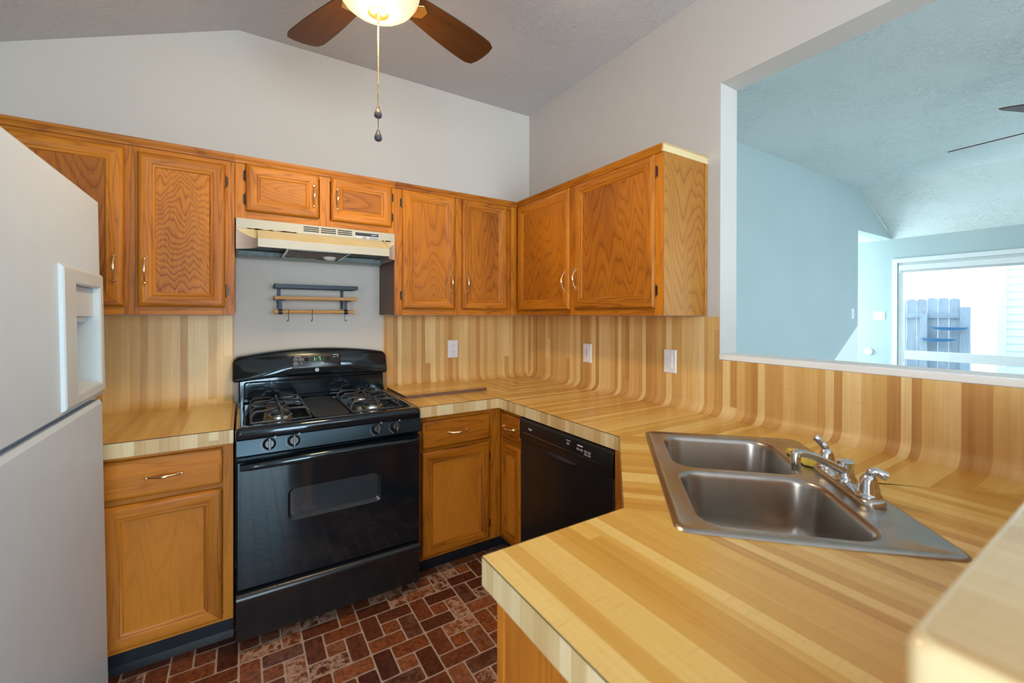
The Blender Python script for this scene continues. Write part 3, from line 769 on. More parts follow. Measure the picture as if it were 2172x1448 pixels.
for row in range(1):
  b = MB()
  for y, z, ww, hh in ((-1.085, 1.395, .008, .010), (-1.065, 1.395, .006, .006), (-1.052, 1.395, .004, .005), (-1.085, 1.372, .004, .006), (-1.065, 1.372, .003, .008), (-1.045, 1.372, .004, .008), (-.945, 1.372, .005, .008)):
    if z < 1.38 and y < -1.0: b.box(fx-.006, fx-.0052, y, y+ww, z, z+hh)
  b.build('panel_print', MT['grey_print'], fd, smooth=0)
b = MB(); b.lathe([(.012, 1.357), (.012, 1.335), (.009, 1.330)], (fx-.022, -.975, 0), 12); b.box(fx-.050, fx-.010, -1.08, -.93, 1.340, 1.3565)
b.build('spigot', MT['fridge_grey'], fd, smooth=40)
b = MB()
b.loft([rx(-2.25, fy0, fy1, .115, 1.094), rx(fx-.008, fy0, fy1, .115, 1.094), rx(fx-.001, fy0+.007, fy1-.007, .122, 1.083)], True, True, True)
b.build('refrigerator_door', MT['fridge'], t, smooth=30)
b = MB(); b.box(-2.262, -2.215, fy0+.01, fy1-.01, FZ+.006, .108); b.build('toe_grille', MT['fridge_grey'], t, bev=.002)
t.rotation_euler = (0, -R(.9), 0)

# ================================================================== GAS RANGE
rx0, rx1, rxc = -1.856, -1.112, -1.484
t = thing('gas_range', 'black gas range with oven between the base cabinets', 'stove', (rxc, -.36, FZ))
b = MB(); b.box(rx0+.004, rx1-.004, -.655, -.02, FZ+.045, .905); b.build('body', MT['black'], t, bev=.002)
b = MB(); b.box(rx0+.02, rx1-.02, -.615, -.08, FZ+.012, FZ+.045); b.build('plinth', MT['black_matte'], t)
for x in (rx0+.06, rx1-.06):
    b = MB(); b.lathe([(.016, 0), (.016, .010), (.007, .012), (.007, .05)], (x, -.585, FZ), 12); b.build('foot', MT['shelf_metal'], t)
def rz(x0, x1, y0, y1, r, z, n=4): return _rr(x0, x1, y0, y1, r, z, n)
b = MB(); Y0, Y1 = -.712, -.055
b.loft([rz(rx0, rx1, Y0+.006, Y1, .012, .882), rz(rx0, rx1, Y0, Y1, .016, .893), rz(rx0, rx1, Y0, Y1, .018, .908), rz(rx0+.004, rx1-.004, Y0+.005, Y1, .020, .920),
        rz(rx0+.014, rx1-.014, Y0+.017, Y1, .022, .9255), rz(rx0+.026, rx1-.026, Y0+.046, Y1-.004, .024, .9255), rz(rx0+.034, rx1-.034, Y0+.058, Y1-.006, .026, .914)], True, False, True)
b.build('cooktop', MT['black'], t, smooth=50)
b = MB(); b.loft([rz(-1.565, -1.412, -.645, -.105, .06, .9145), rz(-1.565, -1.412, -.645, -.105, .06, .918), rz(-1.560, -1.417, -.640, -.110, .056, .9195)], True, False, True)
b.build('centre_plate', MT['black_matte'], t, smooth=40)
for xa, xb in ((-1.802, -1.578), (-1.402, -1.176)):
    xm = (xa+xb)/2
    for yb in (-.505, -.275):
        b = MB(); b.lathe([(.050, .914), (.048, .922), (.040, .924), (.040, .930), (.030, .931)], (xm, yb, 0), 24, False, True)
        bn = b.build('burner', MT['nickel'], t, smooth=40)
        b = MB(); b.lathe([(.037, .931), (.038, .937), (.032, .940)], (xm, yb, 0), 24); b.build('burner_cap', MT['black_grate'], bn, smooth=40)
    b = MB(); r = .0048
    fr = [(xa, -.615, .921), (xb, -.615, .921), (xb, -.175, .921), (xa, -.175, .921), (xa, -.615, .921)]
    b.tube(fr, r, 8)
    for yb in (-.505, -.275):
        for s, xs in ((1, xa), (-1, xb)):
            b.tube([(xs, yb-.055, .921), (xs+s*.004, yb-.055, .944), (xs+s*.018, yb-.055, .957), (xm-s*.035, yb-.050, .957), (xm-s*.012, yb-.010, .957)], r, 8)
            b.tube([(xs, yb+.055, .921), (xs+s*.004, yb+.055, .944), (xs+s*.018, yb+.055, .957), (xm-s*.035, yb+.050, .957), (xm-s*.012, yb+.010, .957)], r, 8)
        b.tube([(xm, yb-.11, .921), (xm, yb-.105, .945), (xm, yb-.09, .957), (xm, yb-.02, .957)], r, 8)
        b.tube([(xm, yb+.10, .921), (xm, yb+.095, .945), (xm, yb+.08, .957), (xm, yb+.02, .957)], r, 8)
    b.tube([(xa, -.39, .921), (xb, -.39, .921)], r, 8)
    b.build('grate', MT['black_grate'], t, smooth=50)
# control panel (sloped) with knobs
CP = lambda z: -.704-(.880-z)*.22
b = MB(); b.prism([(CP(.880), .880), (CP(.818), .818), (CP(.818)+.012, .812), (-.655, .812), (-.655, .880)], 0, rx0+.001, rx1-.001); b.build('control_panel', MT['range_panel'], t, bev=.003)
ang = math.atan(.22)
prints = MB()
for x in (-1.742, -1.655, -1.320, -1.236):
    z = .8535; y = CP(z)
    T = Matrix.Translation((x, y-.0005, z)) @ Matrix.Rotation(math.pi/2-ang, 4, 'X')
    b = MB(T); b.lathe([(.0235, 0), (.0235, .006), (.020, .010), (.0175, .022), (.0155, .024)], (0, 0, 0), 24)
    b.box(-.0045, .0045, -.0215, .0215, .006, .031); k = b.build('knob', MT['black_panel'], t, bev=.0012, smooth=45)
    b = MB(T); b.box(-.0012, .0012, -.019, -.003, .031, .0316); b.build('pointer', MT['print_dim'], k, smooth=0)
    b = MB(T)
    for q in range(8):
        a = R(152+q*13); c = (.0295*math.cos(a), .0295*math.sin(a)); h_ = .0006+.0003*q
        b.box(c[0]-h_, c[0]+h_, c[1]-.0007, c[1]+.0007, 0, .0006)
    b.build('dial_marks', MT['print_'], k, smooth=0); b = MB(T)
    b.box(-.003, .003, .0285, .0300, 0, .0006); b.box(.017, .024, .026, .0275, 0, .0008); b.box(.017, .019, .021, .025, 0, .0008); b.box(.022, .024, .021, .025, 0, .0008)
    b.build('dial_symbol', MT['print_'], k, smooth=0)
# oven door
def ry(y, x0, x1, z0, z1, r=0.0, bow=0.0, n=4):
    if not r: return [(x0, y, z0), (x1, y, z0), (x1, y, z1), (x0, y, z1)]
    o = []
    for cx, cz, a0 in ((x1-r, z1-r, 0), (x0+r, z1-r, 90), (x0+r, z0+r, 180), (x1-r, z0+r, 270)):
        for k in range(n+1):
            a = R(a0+90*k/n); x = cx+r*math.cos(a); z = cz+r*math.sin(a)
            o.append((x, y, z+(bow*(1-((x-(x0+x1)/2)/((x1-x0)/2))**2) if z > (z0+z1)/2 else 0)))
    return o
wx0, wx1, wz0, wz1 = -1.676, -1.300, .524, .655
b = MB()
b.loft([ry(-.658, rx0+.002, rx1-.002, .293, .797), ry(-.698, rx0+.002, rx1-.002, .293, .797), ry(-.704, rx0+.008, rx1-.008, .299, .791)], True, True, False)
outer = ry(-.704, rx0+.008, rx1-.008, .299, .791); hole = ry(-.704, wx0, wx1, wz0, wz1, .022, .010)
co_ = [2, 3, 0, 1]
for qd in range(4):                       # plane with rounded window cut-out
    i0, i1 = co_[qd], co_[(qd+1) % 4]; seg_ = hole[qd*5:qd*5+5]
    for a_, c_ in zip(seg_, seg_[1:]): b.face([outer[i0], a_, c_])
    b.face([outer[i0], outer[i1], hole[(qd*5+5) % 20], seg_[-1]])
od = b.build('oven_door', MT['black'], t, smooth=25)
b = MB(); b.loft([hole, ry(-.694, wx0+.010, wx1-.012, wz0+.014, wz1-.006, .018, .010)], True, False, False); b.build('window_bezel', MT['black_panel'], od, smooth=40)
b = MB(); b.face(ry(-.694, wx0+.010, wx1-.012, wz0+.014, wz1-.006, .018, .010)); b.build('oven_window', MT['glass_dark'], od, smooth=0)
b = MB(); rings = []
for k in range(25):
    u = -1+2*k/24; x = rxc+u*.357; yy = -.716-.036*(1-u*u)**.5; zz = .776+.012*(1-u*u); h = .0165*(1-.25*u*u); d = .013
    rings.append([(x, yy+d*math.cos(a), zz+h*math.sin(a)) for a in [2*math.pi*i/12 for i in range(12)]])
b.loft(rings, True, True, True); b.build('door_handle', MT['black'], od, smooth=60)
# storage drawer
b = MB(); b.prism([(-.655, .092), (-.694, .092), (-.697, .100), (-.697, .226), (-.702, .240), (-.713, .250), (-.716, .262), (-.711, .274), (-.700, .282), (-.655, .282)], 0, rx0+.002, rx1-.002)
b.build('storage_drawer', MT['black_panel'], t, smooth=40, bev=.001)
# back guard
b = MB(); b.loft([ry(-.014, rx0+.008, rx1-.008, .915, 1.040), ry(-.088, rx0+.008, rx1-.008, .915, 1.040), ry(-.092, rx0+.014, rx1-.014, .921, 1.036), ry(-.092, rx0+.034, rx1-.034, .930, 1.024, .012), ][:3], True, True, False)
b.loft([ry(-.092, rx0+.014, rx1-.014, .921, 1.036, .002), ry(-.092, rx0+.030, rx1-.036, .934, 1.022, .014), ry(-.099, rx0+.036, rx1-.042, .940, 1.016, .012)], True, False, True)
b.build('riser_panel', MT['black'], t, smooth=35)
def gy(y, ins, yt=0.0):
    x0, x1 = -1.876+ins, -1.100-ins; zb, zt = 1.022+ins, 1.148-ins; o = []; n = 6; r = .030-ins*.5
    pts = []
    for cx, cz, a0, rr_ in ((x1-r, zt-r, 0, r), (x0+r, zt-r, 90, r), (x0+r*.5, zb+r*.5, 180, r*.5), (x1-r*.5, zb+r*.5, 270, r*.5)):
        for k in range(n+1):
            a = R(a0+90*k/n); pts.append((cx+rr_*math.cos(a), cz+rr_*math.sin(a)))
        if a0 == 0: pts += [(x1-r+(x0-x1+2*r)*q/12, zt) for q in range(1, 12)]
        if a0 == 180: pts += [(x0+r*.5+(x1-x0-r)*q/12, zb) for q in range(1, 12)]
    out = []
    for x, z in pts:
        u = (x-(x0+x1)/2)/((x1-x0)/2); f = (z-zb)/(zt-zb)
        zz = z+(.036*(1-u*u))*f+(.020*(1-u*u))*(1-f)
        out.append((x, y+yt*(zz-1.02), zz))
    return out
b = MB(); b.loft([gy(-.012, 0), gy(-.100, 0, .25), gy(-.116, .004, .25), gy(-.122, .012, .25)], True, True, True)
b.build('back_guard', MT['black'], t, smooth=50)
gf = lambda z: -.122+.25*(z-1.02)
def gpan(x0, x1, z0, z1, dy, m, name, parent, r=.012, bow=.004, lift=.004):
    b = MB()
    def w(ins, dd): return [(x, gf(z)-dd, z) for x, _, z in ry(0, x0+ins, x1-ins, z0+ins, z1-ins, r, bow)]
    b.loft([w(0, dy), w(.0, dy+lift*.6), w(.003, dy+lift)], True, False, True); return b.build(name, m, parent, smooth=40)
dsp = gpan(-1.609, -1.362, 1.078, 1.150, .000, MT['black_panel'], 'display_panel', t)
gpan(-1.520, -1.447, 1.112, 1.138, .004, MT['green_dim'], 'clock_window', dsp, .004, 0, .0006)
b = MB()
def gbox(b, x0, x1, z0, z1, d=.0052): b.prism([(gf(z0)-d, z0), (gf(z1)-d, z1), (gf(z1)-d-.0005, z1), (gf(z0)-d-.0005, z0)], 0, x0, x1)
SEG = {'1': 'bc', '7': 'abc', '2': 'abged'}
def digit(b, ch, x, z, w=.010, h=.018, s=.0022):
    q = {'a': (x, x+w, z+h-s, z+h), 'g': (x, x+w, z+h/2-s/2, z+h/2+s/2), 'd': (x, x+w, z, z+s), 'f': (x, x+s, z+h/2, z+h), 'b': (x+w-s, x+w, z+h/2, z+h), 'e': (x, x+s, z, z+h/2), 'c': (x+w-s, x+w, z, z+h/2)}
    for c in SEG[ch]: gbox(b, *q[c])
digit(b, '1', -1.506, 1.116); digit(b, '7', -1.478, 1.116); gbox(b, -1.489, -1.4865, 1.128, 1.1305); gbox(b, -1.489, -1.4865, 1.120, 1.1225)
b.build('clock_digits', MT['green'], dsp, smooth=0)
b = MB()
def oval(b, x, z, rx_, rz_, n=14, wd=.0012):
    for k in range(n):
        a0, a1 = 2*math.pi*k/n, 2*math.pi*(k+1)/n
        P = [(x+(rx_+o)*math.cos(a), z+(rz_+o)*math.sin(a)) for a, o in ((a0, 0), (a1, 0), (a1, wd), (a0, wd))]
        b.face([(p[0], gf(p[1])-.0056, p[1]) for p in P])
gbox(b, -1.597, -1.565, 1.1395, 1.1425); gbox(b, -1.404, -1.374, 1.1430, 1.1460)
for x, z in ((-1.590, 1.126), (-1.563, 1.126), (-1.590, 1.104)): oval(b, x, z, .010, .0075)
for x, z, ww in ((-1.596, 1.1255, .012), (-1.569, 1.1255, .012), (-1.596, 1.1035, .012), (-1.568, 1.104, .010), (-1.513, 1.100, .006), (-1.489, 1.100, .006), (-1.402, 1.1315, .012), (-1.383, 1.1335, .010)): gbox(b, x, x+ww, z, z+.0022)
oval(b, -1.462, 1.101, .010, .0075); gbox(b, -1.467, -1.457, 1.0985, 1.1035)
allF = b.F
for lo_, hi_ in ((-1.62, -1.54), (-1.54, -1.43), (-1.43, -1.35)):
    b = MB(); b.F = [f for f in allF if lo_ <= f[0][0].x < hi_]; b.build('button_print', MT['print_'], dsp, smooth=0)
for x in (-1.537, -1.428):
    b = MB(); oval(b, x, 1.124, .001, .001, 12, .009); b.build('button_recess', MT['dark_gap'], dsp, smooth=0)
b = MB(Matrix.Translation((-1.486, gf(1.066)-.0002, 1.066)) @ Matrix.Rotation(math.pi/2, 4, 'X')); b.lathe([(.0105, 0), (.0105, .002), (.0092, .0026)], (0, 0, 0), 24)
bd = b.build('badge', MT['print_'], t, smooth=40); bd['label'] = 'small round silver badge'
b = MB(Matrix.Translation((-1.486, gf(1.066)-.0032, 1.066)))
pth = [(.0048*math.cos(a)*(.6+.4*math.sin(2*a)), 0, .0048*math.sin(a)) for a in [2*math.pi*i/22 for i in range(23)]]
b.tube(pth, .0006, 6); b.tube([(.0078*math.cos(2*math.pi*i/24), 0, .0078*math.sin(2*math.pi*i/24)) for i in range(25)], .0004, 6); b.build('monogram', MT['print_dim'], bd, smooth=0)

# ================================================================== RANGE HOOD
hx0, hx1 = -1.8575, -1.1225; yF = -.327
t = thing('range_hood', 'cream under-cabinet range hood with stained front coloured lamplit yellow above the range', 'range hood', (-1.49, -.2, 1.668))
b = MB(); b.box(hx0, hx1, yF, -.006, 1.7655, 1.8135); b.build('body', MT['cream'], t, bev=.002)
n = 9
top = []; mid = []; low = []
la, lb, yl = -1.774, -1.188, -.452
for k in range(n):                          # left curved wing
    a = math.pi/2*k/(n-1); s, c = math.sin(a), 1-math.cos(a)
    mid.append((hx0+(la-hx0)*s**1.2, yF+(yl-yF)*c**.9, 1.7655+(1.708-1.7655)*math.sin(a)))
m2 = []
for k in range(n):
    a = math.pi/2*(n-1-k)/(n-1); s, c = math.sin(a), 1-math.cos(a)
    m2.append((hx1+(lb-hx1)*s**1.2, yF+(yl-yF)*c**.9, 1.7655+(1.708-1.7655)*math.sin(a)))
mid = mid+m2
top = [(hx0+(hx1-hx0)*((p[0]-hx0)/(hx1-hx0)), yF, 1.7655) for p in mid]
low = [(p[0], p[1], 1.670) for p in mid]
b = MB(); b.loft([top, mid], False); b.build('sloped_front', MT['lamplit'], t, smooth=60)
wing = range(0, n); 
b = MB(); b.loft([mid[:n], low[:n]], False); b.build('curved_side', MT['hood_side'], t, smooth=60); b = MB(); b.loft([mid[n:], low[n:]], False); b.build('curved_side', MT['hood_side'], t, smooth=60)
b = MB(); b.loft([[mid[n-1], mid[n]], [low[n-1], low[n]]], False); b.build('front_lip', MT['cream'], t, smooth=0)
for x in (hx0, hx1-.004):
    b = MB(); b.box(x, x+.004, yF, -.006, 1.670, 1.7655); b.build('side_wall', MT['hood_side'], t)
b = MB(); b.face([(p[0], p[1], 1.706) for p in low]+[(hx1, -.006, 1.706), (hx0, -.006, 1.706)]); b.box(hx0+.004, hx1-.004, -.045, -.006, 1.662, 1.7)
b.face([(hx0+.004, -.02, 1.6625), (hx1-.004, -.02, 1.6625), (hx1-.004, -.12, 1.668), (hx0+.004, -.12, 1.668)]); b.build('underside', MT['hood_in'], t, smooth=0)
b = MB(); b.box(-1.645, -1.385, -.40, -.09, 1.672, 1.690); fl = b.build('filter', MT['filter'], t, bev=.002)
b = MB()
for a_, c_ in (((-1.652, -.085), (-1.378, -.085)), ((-1.652, -.405), (-1.378, -.405)), ((-1.652, -.405), (-1.652, -.085)), ((-1.378, -.405), (-1.378, -.085))): b.tube([(*a_, 1.674), (*c_, 1.674)], .0065, 6)
b.build('filter_frame', MT['nickel'], fl, smooth=40)
b = MB(); b.lathe([(.032, 1.690), (.034, 1.672), (.026, 1.660), (.010, 1.655)], (-1.440, -.22, 0), 20); b.build('lamp_lens', MT['plastic'], t, smooth=50)
b = MB()
for i in range(3):
    for j in range(3):
        x = -1.577+.0795*i; z = 1.7800+.0095*j; b.box(x, x+.070, yF-.0008, yF+.001, z, z+.0046)
b.build('vent_slot', MT['dark_gap'], t, smooth=0)
b = MB(); b.box(-1.337, -1.208, yF-.0025, yF+.001, 1.7715, 1.8030); sw = b.build('switch_plate', MT['print_'], t, bev=.001)
b = MB(); b.box(-1.333, -1.212, yF-.0034, yF-.002, 1.7835, 1.8005); b.box(-1.262, -1.212, yF-.0034, yF-.002, 1.7738, 1.7770); b.box(-1.295, -1.275, yF-.0034, yF-.002, 1.7738, 1.7770); b.box(-1.333, -1.328, yF-.0034, yF-.002, 1.7738, 1.7775); b.build('switch_strip', MT['shelf_metal'], sw, smooth=0)
b = MB(); b.box(-1.322, -1.308, yF-.009, yF-.003, 1.786, 1.798); b.box(-1.300, -1.288, yF-.007, yF-.003, 1.786, 1.798); b.box(-1.284, -1.272, yF-.009, yF-.003, 1.786, 1.798); b.build('rocker_switch', MT['black_matte'], sw)
b = MB(); b.box(-1.250, -1.221, yF-.0038, yF-.003, 1.7905, 1.7935); b.build('print', MT['print_'], sw, smooth=0)
b = MB()
for k in range(26):
    x = -1.83+random.random()*.22; b.box(x, x+.012+random.random()*.02, yF-.0006, yF+.001, 1.7656, 1.7656+random.random()*.006)
b.build('rust_stain', MT['rust'], t, smooth=0, merge=False); b = MB()
for k in range(12):
    x = -1.20+random.random()*.045; b.box(x, x+.01, yF-.0006, yF+.001, 1.7656, 1.7656+random.random()*.008)
b.build('rust_stain', MT['rust'], t, smooth=0, merge=False)

# ================================================================== WALL SHELF with rail and hooks
t = thing('wall_shelf', 'small wooden wall shelf with black metal rail and rod above the range', 'shelf', (-1.485, 0, 1.38))
sx0, sx1, sy = -1.692, -1.279, -.148
b = MB()
for x0, x1, y0, y1 in ((sx0, sx1, sy, sy+.003), (sx0, sx0+.003, sy, -.002), (sx1-.003, sx1, sy, -.002), (sx0, sx1, -.005, -.002)): b.box(x0, x1, y0, y1, 1.508, 1.528, 'x')
b.build('guard_rail', MT['shelf_metal'], t, bev=.0006)
b = MB(); b.box(sx0, sx1, sy+.004, -.004, 1.447, 1.4645, 'x'); b.build('shelf_board', MT['shelf_wood'], t, bev=.0015)
for x in (-1.664, -1.338):
    b = MB(); b.box(x-.0085, x+.0085, -.0045, -.0008, 1.400, 1.530); b.box(x-.0085, x+.0085, -.125, -.002, 1.4425, 1.4470)
    b.box(x-.022, x+.022, -.125, -.105, 1.4395, 1.4470)
    b.box(x-.0085, x+.0085, -.117, -.113, 1.392, 1.4430)
    b.tube([(x-.0095, -.115, 1.383), (x+.0095, -.115, 1.383)], .0135, 14)
    b.lathe([(.004, 0), (.003, .003)], (0, 0, 0), 8) if False else None
    b.build('bracket', MT['shelf_metal'], t, bev=.0008)
b = MB(); b.tube([(-1.692, -.115, 1.383), (-1.690, -.115, 1.383), (-1.681, -.115, 1.383), (-1.676, -.115, 1.383), (-1.31, -.115, 1.383), (-1.305, -.115, 1.383), (-1.296, -.115, 1.383), (-1.294, -.115, 1.383)],
       [.010, .0122, .0122, .0095, .0095, .0122, .0122, .010], 14); b.build('rod', MT['shelf_wood'], t, smooth=40)
HK = None
for i, (x, lab) in enumerate(((-1.625, 'thin black S-hook, left of three on the wooden rod'), (-1.512, 'thin black S-hook, middle one on the wooden rod'), (-1.350, 'thin black S-hook, right of three on the wooden rod'))):
    if HK is None:
        b = MB(); pth = [(0, .0115*math.sin(R(a)), .0115*math.cos(R(a))) for a in range(-120, 91, 15)]
        pth = [(p[0], p[1], p[2]) for p in pth][::-1]
        pth = [(0, .0115*math.cos(R(a)), .0115*math.sin(R(a))) for a in range(-30, 196, 15)]+[(0, -.0105, -.012), (0, -.006, -.032)]
        pth += [(0, -.006-.0085+.0085*math.cos(R(a)), -.042+.0085*math.sin(R(a))) for a in range(0, -200, -20)]
        b.tube([(p[1]*.0, p[1], p[2]) if k < 16 else ((p[1]+.006)*.6, p[1], p[2]) for k, p in enumerate(pth)], .0016, 8)
        HK = b.build('s_hook', MT['shelf_metal'], origin=(0, 0, 0), smooth=60); o = HK
    else:
        o = HK.copy(); C.objects.link(o)
    o.location = (x, -.115, 1.3828); o.rotation_euler = (0, 0, R((0, 8, 60)[i])); tag(o, lab, 'hook', 'hooks on the shelf rod')

# ================================================================== DISHWASHER
t = thing('dishwasher', 'black built-in dishwasher under the right-hand counter', 'dishwasher', (-.33, -1.175, FZ))
dy0, dy1 = -1.497, -.853
b = MB(); b.box(-.600, -.06, dy0+.004, dy1-.004, FZ+.02, .85); b.build('body', MT['black_matte'], t)
b = MB(); b.box(-.637, -.600, dy0, dy1, .158, .742); dd = b.build('door', MT['black_dw'], t, bev=.004)
b = MB(); b.prism([(.744, -.600), (.744, -.642), (.752, -.6455), (.836, -.6455), (.848, -.641), (.8555, -.632), (.8575, -.620), (.8575, -.600)], 1, dy0, dy1); cp = b.build('control_panel', MT['black_dw'], t, smooth=50, bev=.002)
b = MB(); b.box(-.647, -.640, -1.437, -.884, .7815, .7845); b.build('trim_line', MT['nickel'], cp, smooth=0)
b = MB()
rings = []
for k in range(13):
    u = -1+2*k/12; y = -1.165-u*.135; h = .022*(1-u*u)**.5+.0005
    rings.append([(-.6375, y, .742), (-.6435, y, .742-h*.25), (-.6435, y, .742-h*.8), (-.6375, y, .742-h)])
b.loft(rings, True, True, True); b.build('handle', MT['black_matte'], dd, smooth=50)
b = MB(); b.box(-.6465, -.645, -.965, -.932, .808, .8125); b.box(-.6465, -.645, -.955, -.940, .803, .806); b.build('nameplate', MT['print_'], cp, smooth=0)
b = MB()
for y, z, ww, hh in ((-1.237, .826, .030, .0025), (-1.312, .8205, .034, .006)): b.box(-.6462, -.645, y-ww/2, y+ww/2, z, z+hh)
b.build('print', MT['print_'], cp, smooth=0)
b = MB()
for y, z in ((-1.234, .809), (-1.299, .803), (-1.321, .803), (-1.346, .803), (-1.368, .803)): b.box(-.6462, -.645, y-.0085, y+.0085, z, z+.010)
for y in (-1.346, -1.368): b.box(-.6462, -.645, y-.0085, y+.0085, .792, .800)
b.build('button', MT['print_dim'], cp, smooth=0)
b = MB(); b.box(-.575, -.560, dy0, dy1, FZ, .155); b.build('toe_panel', MT['black_matte'], t)

# ================================================================== SINK, FAUCET, SPONGE
s_ = .70710678
TE = Matrix(((-s_, s_, 0, 0), (-s_, -s_, 0, 0), (0, 0, 1, 0), (0, 0, 0, 1)))
def rr2(a0, a1, c0, c1, r, n=6): return [(x, y) for x, y, _ in _rr(a0, a1, c0, c1, r, 0, n)]
t = thing('sink', 'stainless double-bowl sink set diagonally in the worktop corner', 'sink', (*E(1.84, .985), .75))
b = MB(TE)
OU = (1.447, 2.233, .722, 1.249)
def ring(ins, z, r): return [(x, y, z) for x, y in rr2(OU[0]+ins, OU[1]-ins, OU[2]+ins, OU[3]-ins, r)]
b.loft([ring(0, .9146, .030), ring(.003, .9185, .030), ring(.010, .9215, .028), ring(.017, .9190, .024), ring(.021, .9178, .022)], True)
B1 = (1.487, 1.832, .775, 1.140); B2 = (1.854, 2.199, .775, 1.140)
out = rr2(OU[0]+.021, OU[1]-.021, OU[2]+.021, OU[3]-.021, .022); h1 = rr2(*B1, .070, 8); h2 = rr2(*B2, .070, 8)
V = [Vector(p) for p in out+h1+h2]; Ed = []
st = 0
for L_ in (len(out), len(h1), len(h2)):
    Ed += [(st+i, st+(i+1) % L_) for i in range(L_)]; st += L_
vv, ee, ff, *_ = geometry.delaunay_2d_cdt(V, Ed, [], 1, 1e-5)
def inside(p, poly):
    c = False
    for (x0, y0), (x1, y1) in zip(poly, poly[1:]+poly[:1]):
        if (y0 > p[1]) != (y1 > p[1]) and p[0] < (x1-x0)*(p[1]-y0)/(y1-y0)+x0: c = not c
    return c
for f in ff:
    ce = (sum(vv[i].x for i in f)/len(f), sum(vv[i].y for i in f)/len(f))
    if inside(ce, out) and not inside(ce, h1) and not inside(ce, h2): b.face([(vv[i].x, vv[i].y, .9178) for i in f])
b.build('rim', MT['steel'], t, smooth=50)
for B in (B1, B2):
    b = MB(TE)
    def br(ins, z, r): return [(x, y, z) for x, y in rr2(B[0]+ins, B[1]-ins, B[2]+ins, B[3]-ins, max(r, .02), 8)]
    rg = [br(0, .9178, .070), br(.003, .9165, .068), br(.007, .911, .066), br(.010, .900, .064), br(.018, .800, .060), br(.024, .775, .058), br(.036, .758, .052), br(.055, .750, .045), br(.09, .7475, .035), br(.14, .746, .02)]
    b.loft(rg, True, False, True); bo = b.build('bowl', MT['steel'], t, smooth=60)
    b = MB(TE); cx, cy = (B[0]+B[1])/2, (B[2]+B[3])/2
    b.lathe([(.044, .7465), (.042, .7485), (.036, .7485), (.032, .7470)], (cx, cy, 0), 24, False, True); dr = b.build('drain', MT['chrome'], bo, smooth=40)
    b = MB(TE); b.lathe([(.031, .7472), (.02, .7480)], (cx, cy, 0), 18); b.build('strainer', MT['shelf_metal'], dr, smooth=40)
FZ1 = .9180; fe1, fe2 = 1.885, 1.197
t = thing('faucet', 'two-handle brushed nickel faucet on the back deck of the corner sink', 'faucet', (*E(fe1, fe2), FZ1))
b = MB(TE)
def fp(ins, z): return [(x, y, z) for x, y in rr2(fe1-.140+ins, fe1+.140-ins, fe2-.028+ins, fe2+.028-ins, .027-ins, 8)]
b.loft([fp(0, FZ1), fp(0, FZ1+.008), fp(.003, FZ1+.013), fp(.010, FZ1+.016)], True, True, True); b.build('base_plate', MT['nickel'], t, smooth=50)
b = MB(TE); b.lathe([(.025, .016), (.024, .022), (.020, .026), (.020, .030), (.0185, .034), (.0185, .055), (.0195, .058), (.0195, .064), (.014, .069), (.004, .070)], (fe1, fe2, FZ1), 22); b.build('hub', MT['chrome'], t, smooth=45)
b = MB(TE); d1, d2 = .062, -.142
P = [(0, 0, .040), (.12, .12, .046), (.35, .35, .063), (.6, .6, .081), (.82, .82, .092), (.95, .95, .096), (1.0, 1.0, .092)]
rings = []
for k, (a, c, z) in enumerate(P):
    e1, e2 = fe1+d1*a, fe2+d2*c; wd = .0155-.003*a; th = .0115-.002*a
    dl = math.hypot(d1, d2); nx, ny = -d2/dl, d1/dl
    rings.append([(e1+nx*wd*math.cos(q), e2+ny*wd*math.cos(q), FZ1+z+th*math.sin(q)) for q in [2*math.pi*i/14 for i in range(14)]])
b.loft(rings, True, True, True)
b.lathe([(.0105, .052), (.0105, .058), (.0115, .060), (.0115, .098), (.008, .1015)], (fe1+d1, fe2+d2, FZ1), 18); b.build('spout', MT['nickel'], t, smooth=50)
for sgn in (-1, 1):
    hx = fe1+sgn*.102
    b = MB(TE); b.lathe([(.027, .014), (.027, .019), (.024, .022), (.0225, .026), (.0215, .034), (.017, .055), (.012, .066), (.004, .071)], (hx, fe2, FZ1), 20)
    if sgn > 0: pth = [(hx, fe2, .058), (hx+.003, fe2+.004, .073), (hx+.008, fe2+.013, .076), (hx+.013, fe2+.022, .072), (hx+.017, fe2+.030, .068)]
    else: pth = [(hx, fe2, .056), (hx-.002, fe2-.003, .070), (hx-.005, fe2-.010, .080), (hx-.009, fe2-.018, .090), (hx-.012, fe2-.025, .097)]
    pth = [(hx, fe2, .050)]+pth; fine = []; rad_ = []; rd = [.009, .0095, .0105, .0095, .0105, .0100]; nn = len(pth)
    for k in range((nn-1)*5+1):
        i_ = min(k//5, nn-2); f_ = k/5-i_; p0, p1, p2, p3 = (Vector(pth[max(0, min(nn-1, i_+q))]) for q in (-1, 0, 1, 2))
        fine.append(.5*((2*p1)+(p2-p0)*f_+(2*p0-5*p1+4*p2-p3)*f_**2+(3*p1-p0-3*p2+p3)*f_**3))
        rad_.append(rd[i_]*(1-f_)+rd[i_+1]*f_ if k < (nn-1)*5 else .0075)
    b.tube([(p.x, p.y, FZ1+p.z) for p in fine], rad_ if True else [.0095, .0105, .0095, .0105, .0100], 12)
    b.build('handle', MT['chrome'], t, smooth=55)
b = MB(TE); q = [(1.622, 1.152), (1.742, 1.156), (1.770, 1.190), (1.758, 1.222), (1.700, 1.230), (1.645, 1.212), (1.618, 1.184)]
def sp(z, k=1.0):
    cx, cy = 1.688, 1.192; return [(cx+(x-cx)*k, cy+(y-cy)*k, z) for x, y in q]
b.loft([sp(.9185, .96), sp(.9215, 1.0)], True, True, False); b.mi = 0
